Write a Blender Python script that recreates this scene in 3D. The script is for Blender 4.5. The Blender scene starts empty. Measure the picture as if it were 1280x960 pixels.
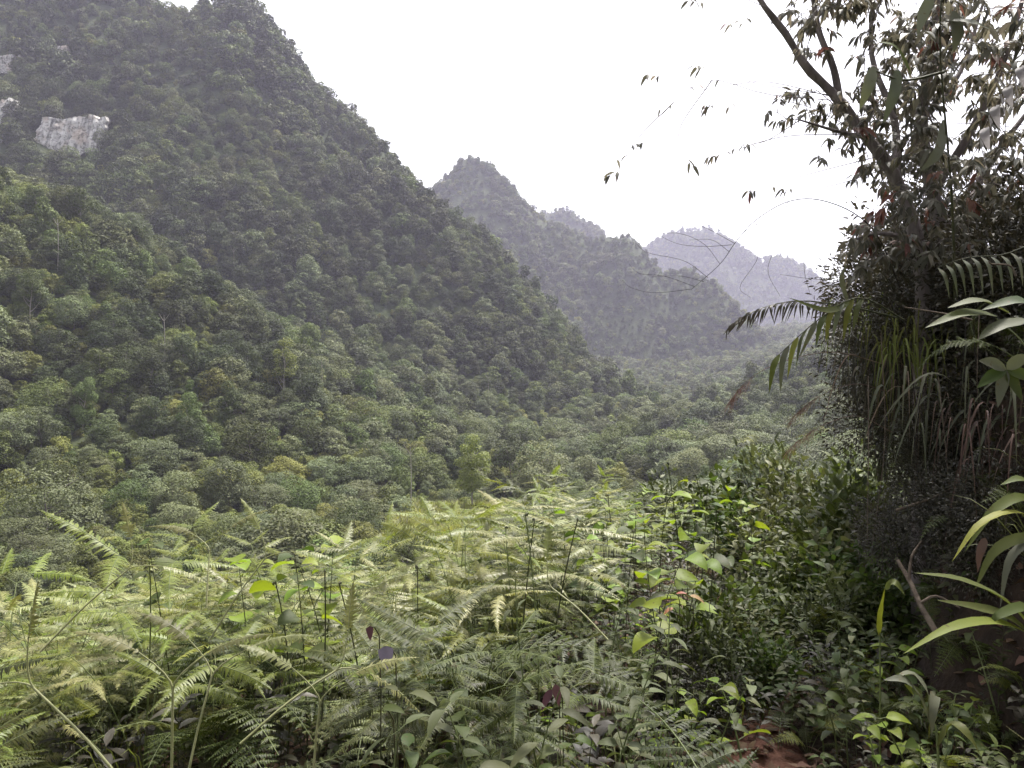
import bpy, math, random
import numpy as np
from mathutils import Vector
R = math.radians
rs = np.random.RandomState(7)
random.seed(7)
sc = bpy.context.scene
C = sc.collection

# ------------------------------------------------------------------ camera, sky, sun, exposure
cam = bpy.data.objects.new('camera', bpy.data.cameras.new('camera'))
C.objects.link(cam)
cam.location = (0, 0, 1.6)
cam.rotation_euler = (R(90), 0, 0)
cam.data.sensor_width = 36.0
cam.data.lens = 27.0
cam.data.clip_start = 0.05
cam.data.clip_end = 8000
sc.camera = cam

SUN_EL, SUN_AZ = R(64), R(34)          # azimuth measured from +Y towards +X
world = bpy.data.worlds.new('World')
sc.world = world
world.use_nodes = True
wn, wl = world.node_tree.nodes, world.node_tree.links
wn.clear()
wo = wn.new('ShaderNodeOutputWorld')
bg = wn.new('ShaderNodeBackground')
sky = wn.new('ShaderNodeTexSky')
sky.sky_type = 'NISHITA'
sky.sun_disc = False
sky.sun_elevation = SUN_EL
sky.sun_rotation = SUN_AZ
sky.air_density = 1.0
sky.dust_density = 3.0
sky.ozone_density = 1.0
hs = wn.new('ShaderNodeHueSaturation')
hs.inputs['Saturation'].default_value = 0.12      # overcast: the cloud layer takes the blue out
hs.inputs['Value'].default_value = 1.0
wl.new(sky.outputs[0], hs.inputs['Color'])
wl.new(hs.outputs[0], bg.inputs['Color'])
bg.inputs['Strength'].default_value = 0.085
wl.new(bg.outputs[0], wo.inputs['Surface'])

sun = bpy.data.objects.new('sun', bpy.data.lights.new('sun', 'SUN'))
C.objects.link(sun)
sun.data.energy = 2.3
sun.data.angle = R(11)
sun.data.color = (1.0, 0.95, 0.88)
sd = Vector((math.sin(SUN_AZ) * math.cos(SUN_EL), math.cos(SUN_AZ) * math.cos(SUN_EL), math.sin(SUN_EL)))
sun.rotation_euler = sd.to_track_quat('Z', 'Y').to_euler()

sc.view_settings.view_transform = 'Standard'
sc.view_settings.look = 'None'
sc.view_settings.exposure = 2.15
sc.view_settings.gamma = 1.0
cy = sc.cycles
cy.max_bounces = 6
cy.diffuse_bounces = 2
cy.glossy_bounces = 2
cy.transmission_bounces = 3
cy.volume_bounces = 1
cy.use_denoising = True
cy.use_adaptive_sampling = True
cy.adaptive_threshold = 0.02

# ------------------------------------------------------------------ helpers
def W(px, py, y):
    """world point at depth y (metres ahead of the camera) read off the photograph"""
    return np.array([(px - 640) / 960 * y, y, 1.6 + (480 - py) / 960 * y])

def ss(x, a, b):
    t = np.clip((np.asarray(x, float) - a) / (b - a), 0, 1)
    return t * t * (3 - 2 * t)

def hash2(ix, iy, seed):
    n = (ix.astype(np.int64) * 374761393 + iy.astype(np.int64) * 668265263 + seed * 1442695041) & 0x7fffffff
    n = ((n ^ (n >> 13)) * 1274126177) & 0x7fffffff
    return ((n ^ (n >> 16)) & 0xffff) / 65535.0

def vnoise(x, y, seed=0):
    x = np.asarray(x, float); y = np.asarray(y, float)
    ix, iy = np.floor(x), np.floor(y)
    fx, fy = x - ix, y - iy
    fx = fx * fx * (3 - 2 * fx); fy = fy * fy * (3 - 2 * fy)
    a = hash2(ix, iy, seed); b = hash2(ix + 1, iy, seed)
    c = hash2(ix, iy + 1, seed); d = hash2(ix + 1, iy + 1, seed)
    return (a * (1 - fx) + b * fx) * (1 - fy) + (c * (1 - fx) + d * fx) * fy - 0.5

def fbm(x, y, scale, octs=3, seed=0):
    r = 0; a = 1.0; f = 1.0 / scale
    for o in range(octs):
        r = r + a * vnoise(x * f, y * f, seed + o * 17)
        a *= 0.5; f *= 2.03
    return r

def unit(v):
    v = np.asarray(v, float)
    return v / (np.linalg.norm(v, axis=-1, keepdims=True) + 1e-12)

def bez(p0, p1, p2, n):
    t = np.linspace(0, 1, n)[:, None]
    return (1 - t) ** 2 * np.asarray(p0) + 2 * t * (1 - t) * np.asarray(p1) + t * t * np.asarray(p2)

def smooth_path(pts, n):
    pts = np.asarray(pts, float)
    if len(pts) == 2:
        return pts[0] + (pts[1] - pts[0]) * np.linspace(0, 1, n)[:, None]
    P = np.vstack([2 * pts[0] - pts[1], pts, 2 * pts[-1] - pts[-2]])
    out = []
    ts = np.linspace(0, len(pts) - 1 - 1e-6, n)
    for t in ts:
        i = int(t); f = t - i
        a, b, c, d = P[i], P[i + 1], P[i + 2], P[i + 3]
        out.append(0.5 * ((2 * b) + (-a + c) * f + (2 * a - 5 * b + 4 * c - d) * f * f + (-a + 3 * b - 3 * c + d) * f ** 3))
    return np.array(out)

class MB:
    def __init__(s):
        s.V = []; s.F = []; s.M = []; s.n = 0
    def add(s, V, F, m=0):
        V = np.asarray(V, float).reshape(-1, 3); F = np.asarray(F, int)
        s.V.append(V); s.F.append(F + s.n); s.M.append(np.full(len(F), m)); s.n += len(V)
    def mesh(s, name, mats, smooth=True):
        V = np.vstack(s.V)
        me = bpy.data.meshes.new(name)
        loops = np.concatenate([f.ravel() for f in s.F])
        tot = np.concatenate([np.full(len(f), f.shape[1]) for f in s.F])
        mi = np.concatenate(s.M)
        me.vertices.add(len(V)); me.vertices.foreach_set('co', V.ravel())
        me.loops.add(len(loops)); me.loops.foreach_set('vertex_index', loops)
        me.polygons.add(len(tot))
        me.polygons.foreach_set('loop_start', np.concatenate([[0], np.cumsum(tot)[:-1]]))
        me.polygons.foreach_set('loop_total', tot)
        me.polygons.foreach_set('material_index', mi)
        me.polygons.foreach_set('use_smooth', np.full(len(tot), smooth))
        for m in (mats if isinstance(mats, (list, tuple)) else [mats]):
            me.materials.append(m)
        me.update(calc_edges=True)
        return me
    def build(s, name, mats, parent=None, smooth=True, loc=None):
        o = bpy.data.objects.new(name, s.mesh(name, mats, smooth))
        C.objects.link(o)
        if parent: o.parent = parent
        if loc is not None: o.location = loc
        return o

def tube(mb, pts, r0, r1=None, sides=6, m=0, cap=True):
    pts = np.asarray(pts, float); n = len(pts)
    if r1 is None: r1 = r0
    rad = np.linspace(r0, r1, n) if np.isscalar(r0) else np.asarray(r0)
    T = unit(np.gradient(pts, axis=0))
    ref = np.array([0.31, 0.2, 0.93]) if abs(T[0][2]) < 0.8 else np.array([1.0, 0.1, 0])
    S = unit(np.cross(T, ref)); B = np.cross(T, S)
    a = np.linspace(0, 2 * np.pi, sides, endpoint=False)
    V = pts[:, None, :] + rad[:, None, None] * (np.cos(a)[None, :, None] * S[:, None, :] + np.sin(a)[None, :, None] * B[:, None, :])
    i = np.arange(n - 1)[:, None] * sides; j = np.arange(sides)[None, :]; k = (j + 1) % sides
    F = np.stack([i + j, i + k, i + sides + k, i + sides + j], -1).reshape(-1, 4)
    mb.add(V.reshape(-1, 3), F, m)

PROF = {
    'lance': lambda t: np.sin(np.pi * np.clip(t, 0, 1) ** 0.75) ** 0.9,
    'ovate': lambda t: np.clip(np.sin(np.pi * np.clip(t, 0.0, 1) ** 0.6), 0, 1) ** 0.75,
    'heart': lambda t: np.where(t < 0.22, 0.75 + 0.25 * np.sin(np.pi / 2 * t / 0.22), np.cos(np.pi / 2 * np.clip((t - 0.22) / 0.78, 0, 1)) ** 0.8) * np.where(t < 0.02, 0.35, 1),
    'strap': lambda t: np.clip(np.minimum(0.35 + 3.2 * t, 1.0), 0, 1) * np.clip((1 - t) * 2.2, 0.0, 1) ** 0.8,
}
def blade(mb, pts, width, prof='lance', up=(0, 0, 1), fold=0.25, m=0, roll=0.0, wave=0.0):
    pts = np.asarray(pts, float); n = len(pts)
    t = np.linspace(0, 1, n)
    T = unit(np.gradient(pts, axis=0))
    upv = np.asarray(up, float)
    S = np.cross(T, upv)
    bad = np.linalg.norm(S, axis=1) < 0.05
    if bad.any(): S[bad] = np.cross(T[bad], np.array([0.6, 0.8, 0.1]))
    S = unit(S); N = np.cross(S, T)
    if roll:
        S, N = S * math.cos(roll) + N * math.sin(roll), N * math.cos(roll) - S * math.sin(roll)
    w = (PROF[prof](t) * width * 0.5)[:, None]
    wv = (np.sin(t * 19 + rs.rand() * 6) * wave)[:, None] * w
    L = pts + S * w + N * (w * fold + wv); Rr = pts - S * w + N * (w * fold - wv)
    V = np.stack([L, pts, Rr], 1).reshape(-1, 3)
    i = np.arange(n - 1) * 3
    F = np.concatenate([np.stack([i, i + 1, i + 4, i + 3], -1), np.stack([i + 1, i + 2, i + 5, i + 4], -1)])
    mb.add(V, F, m)

def leaf(mb, base, d, length, width, prof='lance', droop=0.25, up=(0, 0, 1), seg=5, fold=0.25, m=0, roll=0.0):
    d = unit(d); base = np.asarray(base, float)
    p1 = base + d * length * 0.5 + np.array([0, 0, 0.08 * length])
    p2 = base + d * length + np.array([0, 0, -droop * length])
    blade(mb, bez(base, p1, p2, seg), width, prof, up, fold, m, roll)

def tag(o, label=None, cat=None, group=None, kind=None):
    if label: o['label'] = label
    if cat: o['category'] = cat
    if group: o['group'] = group
    if kind: o['kind'] = kind
    return o

def empty(name, loc=(0, 0, 0), label=None, cat=None, group=None):
    o = bpy.data.objects.new(name, None)
    o.empty_display_size = 0.1
    o.location = loc
    C.objects.link(o)
    return tag(o, label, cat, group)

# ------------------------------------------------------------------ materials
def new_mat(name):
    m = bpy.data.materials.new(name); m.use_nodes = True
    nt = m.node_tree; nt.nodes.clear()
    return m, nt.nodes, nt.links

def ramp(n, cols, pos=None):
    r = n.new('ShaderNodeValToRGB'); e = r.color_ramp.elements
    if pos is None: pos = np.linspace(0, 1, len(cols))
    while len(e) < len(cols): e.new(0.5)
    for k, (c, p) in enumerate(zip(cols, pos)):
        e[k].position = p; e[k].color = (*c, 1)
    return r

def leaf_mat(name, cols, rough=0.45, spec=0.4, transl=0.3, tint=(1.25, 1.3, 0.7), vary=0.35, patch=None):
    m, n, l = new_mat(name)
    out = n.new('ShaderNodeOutputMaterial')
    geo = n.new('ShaderNodeNewGeometry'); oi = n.new('ShaderNodeObjectInfo')
    rp = ramp(n, cols)
    l.new(geo.outputs['Random Per Island'], rp.inputs[0])
    h = n.new('ShaderNodeHueSaturation')
    mr = n.new('ShaderNodeMapRange'); mr.inputs[3].default_value = 1 - vary; mr.inputs[4].default_value = 1 + vary
    l.new(oi.outputs['Random'], mr.inputs[0]); l.new(mr.outputs[0], h.inputs['Value'])
    mul = n.new('ShaderNodeMath'); mul.operation = 'MULTIPLY'; mul.inputs[1].default_value = 7.31
    fr = n.new('ShaderNodeMath'); fr.operation = 'FRACT'
    l.new(oi.outputs['Random'], mul.inputs[0]); l.new(mul.outputs[0], fr.inputs[0])
    mh = n.new('ShaderNodeMapRange'); mh.inputs[3].default_value = 0.475; mh.inputs[4].default_value = 0.52
    l.new(fr.outputs[0], mh.inputs[0]); l.new(mh.outputs[0], h.inputs['Hue'])
    l.new(rp.outputs[0], h.inputs['Color'])
    col = h.outputs[0]
    if patch:
        pc, sc_, th = patch
        tex = n.new('ShaderNodeTexNoise'); tex.inputs['Scale'].default_value = sc_; tex.inputs['Detail'].default_value = 3
        l.new(geo.outputs['Position'], tex.inputs['Vector'])
        mp = n.new('ShaderNodeMapRange'); mp.inputs[1].default_value = th; mp.inputs[2].default_value = th + 0.12
        l.new(tex.outputs[0], mp.inputs[0])
        mx = n.new('ShaderNodeMix'); mx.data_type = 'RGBA'
        l.new(mp.outputs[0], mx.inputs[0]); l.new(col, mx.inputs[6]); mx.inputs[7].default_value = (*pc, 1)
        col = mx.outputs[2]
    b = n.new('ShaderNodeBsdfPrincipled')
    b.inputs['Roughness'].default_value = rough; b.inputs['Specular IOR Level'].default_value = spec
    l.new(col, b.inputs['Base Color'])
    tr = n.new('ShaderNodeBsdfTranslucent')
    vm = n.new('ShaderNodeMix'); vm.data_type = 'RGBA'; vm.blend_type = 'MULTIPLY'; vm.inputs[0].default_value = 1
    l.new(col, vm.inputs[6]); vm.inputs[7].default_value = (*tint, 1)
    l.new(vm.outputs[2], tr.inputs['Color'])
    mix = n.new('ShaderNodeMixShader'); mix.inputs[0].default_value = transl
    l.new(b.outputs[0], mix.inputs[1]); l.new(tr.outputs[0], mix.inputs[2])
    l.new(mix.outputs[0], out.inputs['Surface'])
    return m

def solid_mat(name, cols, scale=8, rough=0.85, bump=0.3, stretch=(1, 1, 1), detail=6, spec=0.25, bscale=None):
    m, n, l = new_mat(name)
    out = n.new('ShaderNodeOutputMaterial'); b = n.new('ShaderNodeBsdfPrincipled')
    tc = n.new('ShaderNodeTexCoord'); mp = n.new('ShaderNodeMapping'); mp.inputs['Scale'].default_value = stretch
    l.new(tc.outputs['Object'], mp.inputs[0])
    t = n.new('ShaderNodeTexNoise'); t.inputs['Scale'].default_value = scale; t.inputs['Detail'].default_value = detail
    t.inputs['Roughness'].default_value = 0.65
    l.new(mp.outputs[0], t.inputs['Vector'])
    rp = ramp(n, cols, np.linspace(0.3, 0.7, len(cols)))
    l.new(t.outputs[0], rp.inputs[0]); l.new(rp.outputs[0], b.inputs['Base Color'])
    b.inputs['Roughness'].default_value = rough; b.inputs['Specular IOR Level'].default_value = spec
    if bump:
        t2 = n.new('ShaderNodeTexNoise'); t2.inputs['Scale'].default_value = bscale or scale * 3; t2.inputs['Detail'].default_value = 5
        l.new(mp.outputs[0], t2.inputs['Vector'])
        bp = n.new('ShaderNodeBump'); bp.inputs['Strength'].default_value = bump; bp.inputs['Distance'].default_value = 0.3 / scale
        l.new(t2.outputs[0], bp.inputs['Height']); l.new(bp.outputs[0], b.inputs['Normal'])
    l.new(b.outputs[0], out.inputs['Surface'])
    return m

M = {}
M['forest_floor'] = solid_mat('forest_floor', [(.018, .024, .010), (.035, .048, .018), (.06, .07, .03)], 0.25, .95, .5)
M['soil'] = solid_mat('soil', [(.014, .010, .007), (.03, .02, .014), (.05, .034, .022)], 5, .95, .6)
M['clay'] = solid_mat('red_clay', [(.05, .022, .014), (.095, .04, .026), (.15, .075, .05)], 4, .8, .7)
M['bark'] = solid_mat('bark', [(.08, .068, .066), (.17, .145, .14), (.26, .225, .22)], 12, .9, .6, (1, 1, .25))
M['pale_bark'] = solid_mat('pale_bark', [(.16, .14, .12), (.28, .26, .22), (.36, .33, .29)], 6, .9, .4, (1, 1, .3))
M['dead_wood'] = solid_mat('dead_wood', [(.06, .045, .035), (.14, .11, .085), (.22, .18, .14)], 20, .9, .5)
M['twig'] = solid_mat('dark_twig', [(.02, .017, .015), (.04, .033, .03)], 20, .8, .2)
M['stalk'] = solid_mat('green_stalk', [(.07, .09, .03), (.12, .15, .05), (.16, .18, .07)], 10, .5, .1, spec=.4)
M['dark_stalk'] = solid_mat('dark_stalk', [(.025, .03, .012), (.05, .055, .022), (.07, .06, .03)], 12, .6, .1)
M['pale_stalk'] = solid_mat('pale_stalk', [(.18, .19, .08), (.26, .27, .12), (.32, .31, .16)], 10, .5, .1, spec=.4)
G3 = lambda *c: list(c)
M['crown'] = leaf_mat('crown_leaf', G3((0.057, 0.077, 0.021), (0.083, 0.108, 0.030), (0.121, 0.150, 0.047)), .6, .15, .14, vary=.45)
M['crown_grey'] = leaf_mat('grey_green_leaf', G3((0.076, 0.094, 0.038), (0.106, 0.126, 0.055), (0.149, 0.170, 0.080)), .6, .2, .14, vary=.35)
M['crown_dark'] = leaf_mat('dark_leaf', G3((.030, .040, .015), (.044, .056, .021), (.065, .078, .031)), .6, .15, .14, vary=.35)
M['crown_yellow'] = leaf_mat('yellow_green_leaf', G3((.12, .14, .025), (.18, .20, .035), (.25, .26, .06)), .5, .3, .3, vary=.15)
M['crown_olive'] = leaf_mat('olive_leaf', G3((0.098, 0.113, 0.025), (0.132, 0.150, 0.036), (0.178, 0.194, 0.057)), .6, .15, .16, vary=.4)
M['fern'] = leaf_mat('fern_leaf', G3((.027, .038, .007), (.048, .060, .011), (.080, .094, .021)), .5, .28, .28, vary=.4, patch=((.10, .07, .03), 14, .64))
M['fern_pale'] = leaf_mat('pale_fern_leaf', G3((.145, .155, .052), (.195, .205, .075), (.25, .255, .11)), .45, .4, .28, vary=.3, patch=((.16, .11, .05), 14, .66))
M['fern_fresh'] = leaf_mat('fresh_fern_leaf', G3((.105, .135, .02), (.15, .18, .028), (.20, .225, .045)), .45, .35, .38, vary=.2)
M['herb'] = leaf_mat('herb_leaf', G3((.030, .047, .011), (.053, .077, .017), (.083, .11, .028)), .55, .25, .35, vary=.3, patch=((.11, .08, .035), 38, .63))
M['herb_fresh'] = leaf_mat('fresh_herb_leaf', G3((.12, .18, .014), (.16, .225, .02), (.21, .27, .04)), .5, .3, .42, vary=.2, patch=((.11, .08, .035), 38, .63))
M['shrub'] = leaf_mat('shrub_leaf', G3((.040, .048, .02), (.075, .086, .036), (.12, .13, .06)), .55, .22, .25, vary=.35)
M['dark_shrub'] = leaf_mat('dark_shrub_leaf', G3((.024, .024, .016), (.044, .042, .028), (.075, .068, .045)), .5, .35, .25, (1.2, 1.1, .9), .3)
M['litter'] = leaf_mat('leaf_litter', G3((.05, .03, .02), (.10, .06, .038), (.17, .11, .07)), .7, .25, .1, vary=.3)
M['tree_leaf'] = leaf_mat('tree_leaf', G3((.085, .088, .066), (.14, .14, .105), (.20, .185, .145)), .45, .4, .5, (1.15, 1.05, .95), .2)
M['tree_leaf_red'] = leaf_mat('red_tree_leaf', G3((.13, .06, .045), (.20, .09, .07), (.26, .14, .10)), .5, .4, .42, (1.15, 1, .95), .2)
M['strap'] = leaf_mat('strap_leaf', G3((.06, .08, .02), (.09, .115, .03), (.13, .155, .05)), .55, .25, .3, vary=.2, patch=((.11, .08, .035), 38, .63))
M['strap_yellow'] = leaf_mat('yellow_strap_leaf', G3((.13, .155, .02), (.18, .205, .03), (.23, .245, .05)), .55, .25, .35, vary=.15, patch=((.11, .08, .035), 38, .63))
M['strap_grey'] = leaf_mat('silvery_strap_leaf', G3((.08, .088, .058), (.12, .13, .088), (.17, .18, .13)), .55, .25, .25, vary=.25, patch=((.11, .08, .035), 38, .63))
M['dry'] = leaf_mat('dry_grass', G3((.07, .048, .038), (.125, .085, .066), (.20, .145, .115)), .6, .25, .25, (1.1, 1, .9), .35)
M['pink_dry'] = leaf_mat('reddish_dry_plume', G3((.13, .07, .055), (.20, .12, .095), (.30, .20, .16)), .7, .2, .35, (1.1, 1, .9), .2)
M['mauve'] = leaf_mat('mauve_leaf_underside', G3((.17, .15, .19), (.20, .18, .22)), .6, .3, .25, (1, .95, 1.05), .1)
M['maroon'] = leaf_mat('maroon_leaf', G3((.07, .03, .035), (.10, .045, .05), (.13, .06, .065)), .5, .35, .3, (1.2, .9, .9), .2)
M['orange'] = leaf_mat('orange_leaf', G3((.22, .07, .035), (.28, .11, .05), (.26, .14, .07)), .55, .3, .3, (1.1, 1, .8), .15)
M['tan_dead'] = leaf_mat('tan_dead_leaf', G3((.18, .10, .05), (.24, .145, .075), (.30, .20, .11)), .65, .25, .2, (1.1, 1, .8), .15)
M['grass'] = leaf_mat('yellow_green_grass', G3((.09, .098, .028), (.13, .14, .038), (.18, .185, .06)), .5, .35, .3, vary=.2)
M['meadow'] = leaf_mat('bright_grass', G3((.17, .19, .03), (.23, .25, .045), (.28, .285, .08)), .5, .35, .35, vary=.2)
M['pale_leaf'] = leaf_mat('pale_curled_leaf', G3((.28, .26, .26), (.36, .34, .34)), .6, .3, .35, (1, 1, 1), .1)

def cliff_material():
    m, n, l = new_mat('white_limestone')
    out = n.new('ShaderNodeOutputMaterial'); b = n.new('ShaderNodeBsdfPrincipled')
    tc = n.new('ShaderNodeTexCoord')
    mp = n.new('ShaderNodeMapping'); mp.inputs['Scale'].default_value = (1, .3, .05)
    l.new(tc.outputs['Object'], mp.inputs[0])
    t = n.new('ShaderNodeTexNoise'); t.inputs['Scale'].default_value = .55; t.inputs['Detail'].default_value = 6; t.inputs['Roughness'].default_value = .7
    l.new(mp.outputs[0], t.inputs['Vector'])
    rp = ramp(n, [(.10, .095, .09), (.33, .32, .31), (.50, .485, .47)], [.36, .47, .6])
    l.new(t.outputs[0], rp.inputs[0])
    t2 = n.new('ShaderNodeTexNoise'); t2.inputs['Scale'].default_value = .16; t2.inputs['Detail'].default_value = 3
    l.new(tc.outputs['Object'], t2.inputs['Vector'])
    r2 = ramp(n, [(0, 0, 0), (1, 1, 1)], [.52, .66])
    l.new(t2.outputs[0], r2.inputs[0])
    mx = n.new('ShaderNodeMix'); mx.data_type = 'RGBA'
    l.new(r2.outputs[0], mx.inputs[0]); l.new(rp.outputs[0], mx.inputs[6]); mx.inputs[7].default_value = (.36, .31, .27, 1)
    t3 = n.new('ShaderNodeTexNoise'); t3.inputs['Scale'].default_value = .7; t3.inputs['Detail'].default_value = 5; t3.inputs['Roughness'].default_value = .7
    l.new(tc.outputs['Object'], t3.inputs['Vector'])
    r3 = ramp(n, [(.28, .29, .26), (1, 1, 1)], [.38, .52]); l.new(t3.outputs[0], r3.inputs[0])
    m3 = n.new('ShaderNodeMix'); m3.data_type = 'RGBA'; m3.blend_type = 'MULTIPLY'; m3.inputs[0].default_value = 1
    l.new(mx.outputs[2], m3.inputs[6]); l.new(r3.outputs[0], m3.inputs[7])
    l.new(m3.outputs[2], b.inputs['Base Color']); b.inputs['Roughness'].default_value = .9
    l.new(b.outputs[0], out.inputs['Surface'])
    return m
M['cliff'] = cliff_material()

# ------------------------------------------------------------------ terrain
def xbank(y):
    return 2.35 + np.clip(y - 4.6, 0, None) * 0.5

def G(x, y):
    """the hillside under the camera: a shoulder that breaks off into the valley, a bank on the right"""
    x = np.asarray(x, float); y = np.asarray(y, float)
    z = -0.07 * np.clip(y, 0, 14) + 0.125 * np.clip(x, -6, 0) - 0.27 * np.clip(-2.1 - x, 0, 3.5) * ss(y, 2.0, 5.0)
    ye = 7.4 + 4.4 * ss(x, -1.7, 0.9)
    dy = np.clip(y - ye, 0, None)
    xl = np.clip(-5.5 - x, 0, None)
    drop = -0.75 * (np.sqrt(dy * dy + 0.8) - 0.894) - 0.5 * xl
    gully = -0.95 * np.exp(-((x + 1.15) / 0.95) ** 2) * ss(y, 4.0, 7.5)
    b = x - xbank(y)
    k = 1 + 0.3 * np.clip(y - 10, 0, None)
    bank = 1 - ss(b, -0.6 * k, 0.9 * k)
    z = z + (drop + gully) * bank
    z = z + 2.1 * ss(b, -0.05, 0.75 * np.sqrt(k)) + 0.42 * np.clip(b - 0.7, 0, 260)
    z = z + 0.10 * fbm(x, y, 1.1, 3, 5) + 0.16 * fbm(x, y, 3.5, 2, 9)
    return z

def ridge(pts, step):
    P = np.array([W(*p) for p in pts])
    out = []
    for a, b in zip(P[:-1], P[1:]):
        k = max(2, int(np.linalg.norm(b - a) / step))
        out.append(a + (b - a) * np.linspace(0, 1, k, endpoint=False)[:, None])
    out.append(P[-1:])
    return np.vstack(out)

MOUNT = [   # name, label-ish, ridge (px, py, depth), slope, round radius, canopy allowance, noise
    ('hill', ridge([(-700, -60, 330), (-350, 60, 250), (-120, 150, 205), (0, 200, 190), (55, 220, 184), (110, 280, 172), (170, 342, 160), (220, 415, 150),
                    (300, 495, 140), (360, 560, 132), (420, 622, 122)], 5), .75, 10, 8, 2.0),
    ('mountain', ridge([(-900, -330, 460), (-500, -250, 430), (-200, -80, 408), (0, -22, 400), (100, -16, 395), (200, 4, 390), (290, 12, 385), (335, 45, 380), (370, 90, 375), (400, 120, 370),
                        (440, 146, 365), (480, 186, 360), (510, 216, 352), (540, 242, 345), (566, 290, 338), (592, 336, 330), (618, 392, 320), (662, 440, 310),
                        (715, 496, 300), (770, 538, 290)], 7), 1.22, 10, 5, 3.0),
    ('mountain', ridge([(420, 330, 800), (500, 270, 775), (540, 236, 762), (568, 207, 755), (588, 184, 750), (612, 202, 748), (640, 231, 745), (665, 256, 740), (700, 277, 732), (740, 288, 725),
                        (762, 279, 722), (782, 279, 720), (802, 298, 715), (822, 322, 705), (850, 318, 700), (880, 334, 690), (910, 362, 680), (932, 398, 670),
                        (945, 432, 660), (965, 462, 652), (1000, 490, 640)], 10), 1.35, 9, 13, 4.0),
    ('mountain', ridge([(560, 340, 1120), (640, 290, 1110), (672, 258, 1105), (700, 250, 1100), (725, 262, 1100), (752, 288, 1100), (800, 340, 1100)], 14), 1.3, 20, 14, 4.0),
    ('mountain', ridge([(700, 400, 1560), (780, 340, 1540), (810, 304, 1530), (845, 283, 1515), (880, 279, 1505), (908, 291, 1500), (925, 309, 1500), (942, 323, 1500), (965, 314, 1495), (990, 322, 1490),
                        (1015, 338, 1485), (1042, 352, 1480), (1085, 385, 1470), (1150, 400, 1470), (1250, 380, 1470), (1400, 330, 1480), (1650, 300, 1480)], 16), 1.25, 22, 14, 4.0),
    ('hill', ridge([(1900, 150, 200), (1500, 250, 250), (1300, 330, 300), (1180, 395, 360), (1115, 428, 420), (1062, 452, 480), (1020, 468, 560), (985, 470, 660)], 8), .46, 12, 6, 2.0),
]
MLABEL = ['near spur on the left', 'tall mountain on the left', 'pointed middle mountain', 'small rounded peak behind', 'pale far mountain', 'right valley side']
CELL = 6.0
X0, X1, Y0, Y1 = -762.0, 1500.0, -240.0, 2022.0
gx = np.arange(X0, X1 + 1, CELL); gy = np.arange(Y0, Y1 + 1, CELL)
GX, GY = np.meshgrid(gx, gy, indexing='ij')
def mount_height(k, x, y):
    _, rp, s, r, can, nz = MOUNT[k]
    h = np.full(x.shape, -1e9)
    for p in rp:
        d2 = (x - p[0]) ** 2 + (y - p[1]) ** 2
        H0 = max(p[2] - can + 22, 4.0)
        q = s * (np.sqrt(d2 + r * r) - r) / H0
        q = np.where(q < .72, q, .72 + .30 * (1 - np.exp(-(q - .72) / .30)))
        h = np.maximum(h, p[2] - can - H0 * q)
    return h
valley = -18 + np.clip(GY - 300, 0, 620) * 0.115 + 2.0 * fbm(GX, GY, 70, 3, 3) + .16 * np.clip(GX - .22 * GY - 10, 0, 120) * ss(GY, 120, 260)
layers = [np.maximum(valley, np.where(GY < 140, np.clip(G(GX, GY), -60, 90), -60))]
for k in range(len(MOUNT)):
    layers.append(mount_height(k, GX, GY))
layers = np.array(layers)
own = np.argmax(layers, 0)
HH = layers.max(0)
above = np.clip((HH - valley) / 25, 0, 1)
far = np.where(GY > 25, 1.0, 0.0)
HH = HH + far * above * (np.where(GY > 520, 6, 9) * fbm(GX, GY, 75, 2, 31) + 4.5 * fbm(GX, GY, 26, 2, 77) + np.where(own == 2, 9, np.where(own == 3, 6, 3)) * fbm(GX + .35 * GY, GY * .22, 30, 2, 41))

def HT(x, y):
    fx = np.clip((np.asarray(x, float) - X0) / CELL, 0, len(gx) - 1.001); fy = np.clip((np.asarray(y, float) - Y0) / CELL, 0, len(gy) - 1.001)
    i = fx.astype(int); j = fy.astype(int); u = fx - i; v = fy - j
    return (HH[i, j] * (1 - u) + HH[i + 1, j] * u) * (1 - v) + (HH[i, j + 1] * (1 - u) + HH[i + 1, j + 1] * u) * v

def owner(x, y):
    i = np.clip(np.round((x - X0) / CELL).astype(int), 0, len(gx) - 1); j = np.clip(np.round((y - Y0) / CELL).astype(int), 0, len(gy) - 1)
    return own[i, j]

NX0, NX1, NY0, NY1 = -30.0, 30.0, -12.0, 36.0      # the finely built near ground
idx = np.arange(len(gx) * len(gy)).reshape(len(gx), len(gy))
cx = (GX[:-1, :-1] + CELL / 2); cyy = (GY[:-1, :-1] + CELL / 2)
near = (cx > NX0) & (cx < NX1) & (cyy > NY0) & (cyy < NY1)
cown = own[:-1, :-1]
Vall = np.stack([GX, GY, HH], -1).reshape(-1, 3)
Fall = np.stack([idx[:-1, :-1], idx[1:, :-1], idx[1:, 1:], idx[:-1, 1:]], -1)
for k in range(len(MOUNT) + 1):
    sel = (cown == k) & ~near
    F = Fall[sel]
    if not len(F): continue
    used, inv = np.unique(F.ravel(), return_inverse=True)
    mb = MB(); mb.add(Vall[used], inv.reshape(-1, 4))
    o = mb.build('valley_floor' if k == 0 else MOUNT[k - 1][0], M['forest_floor'])
    tag(o, kind='structure')

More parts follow.
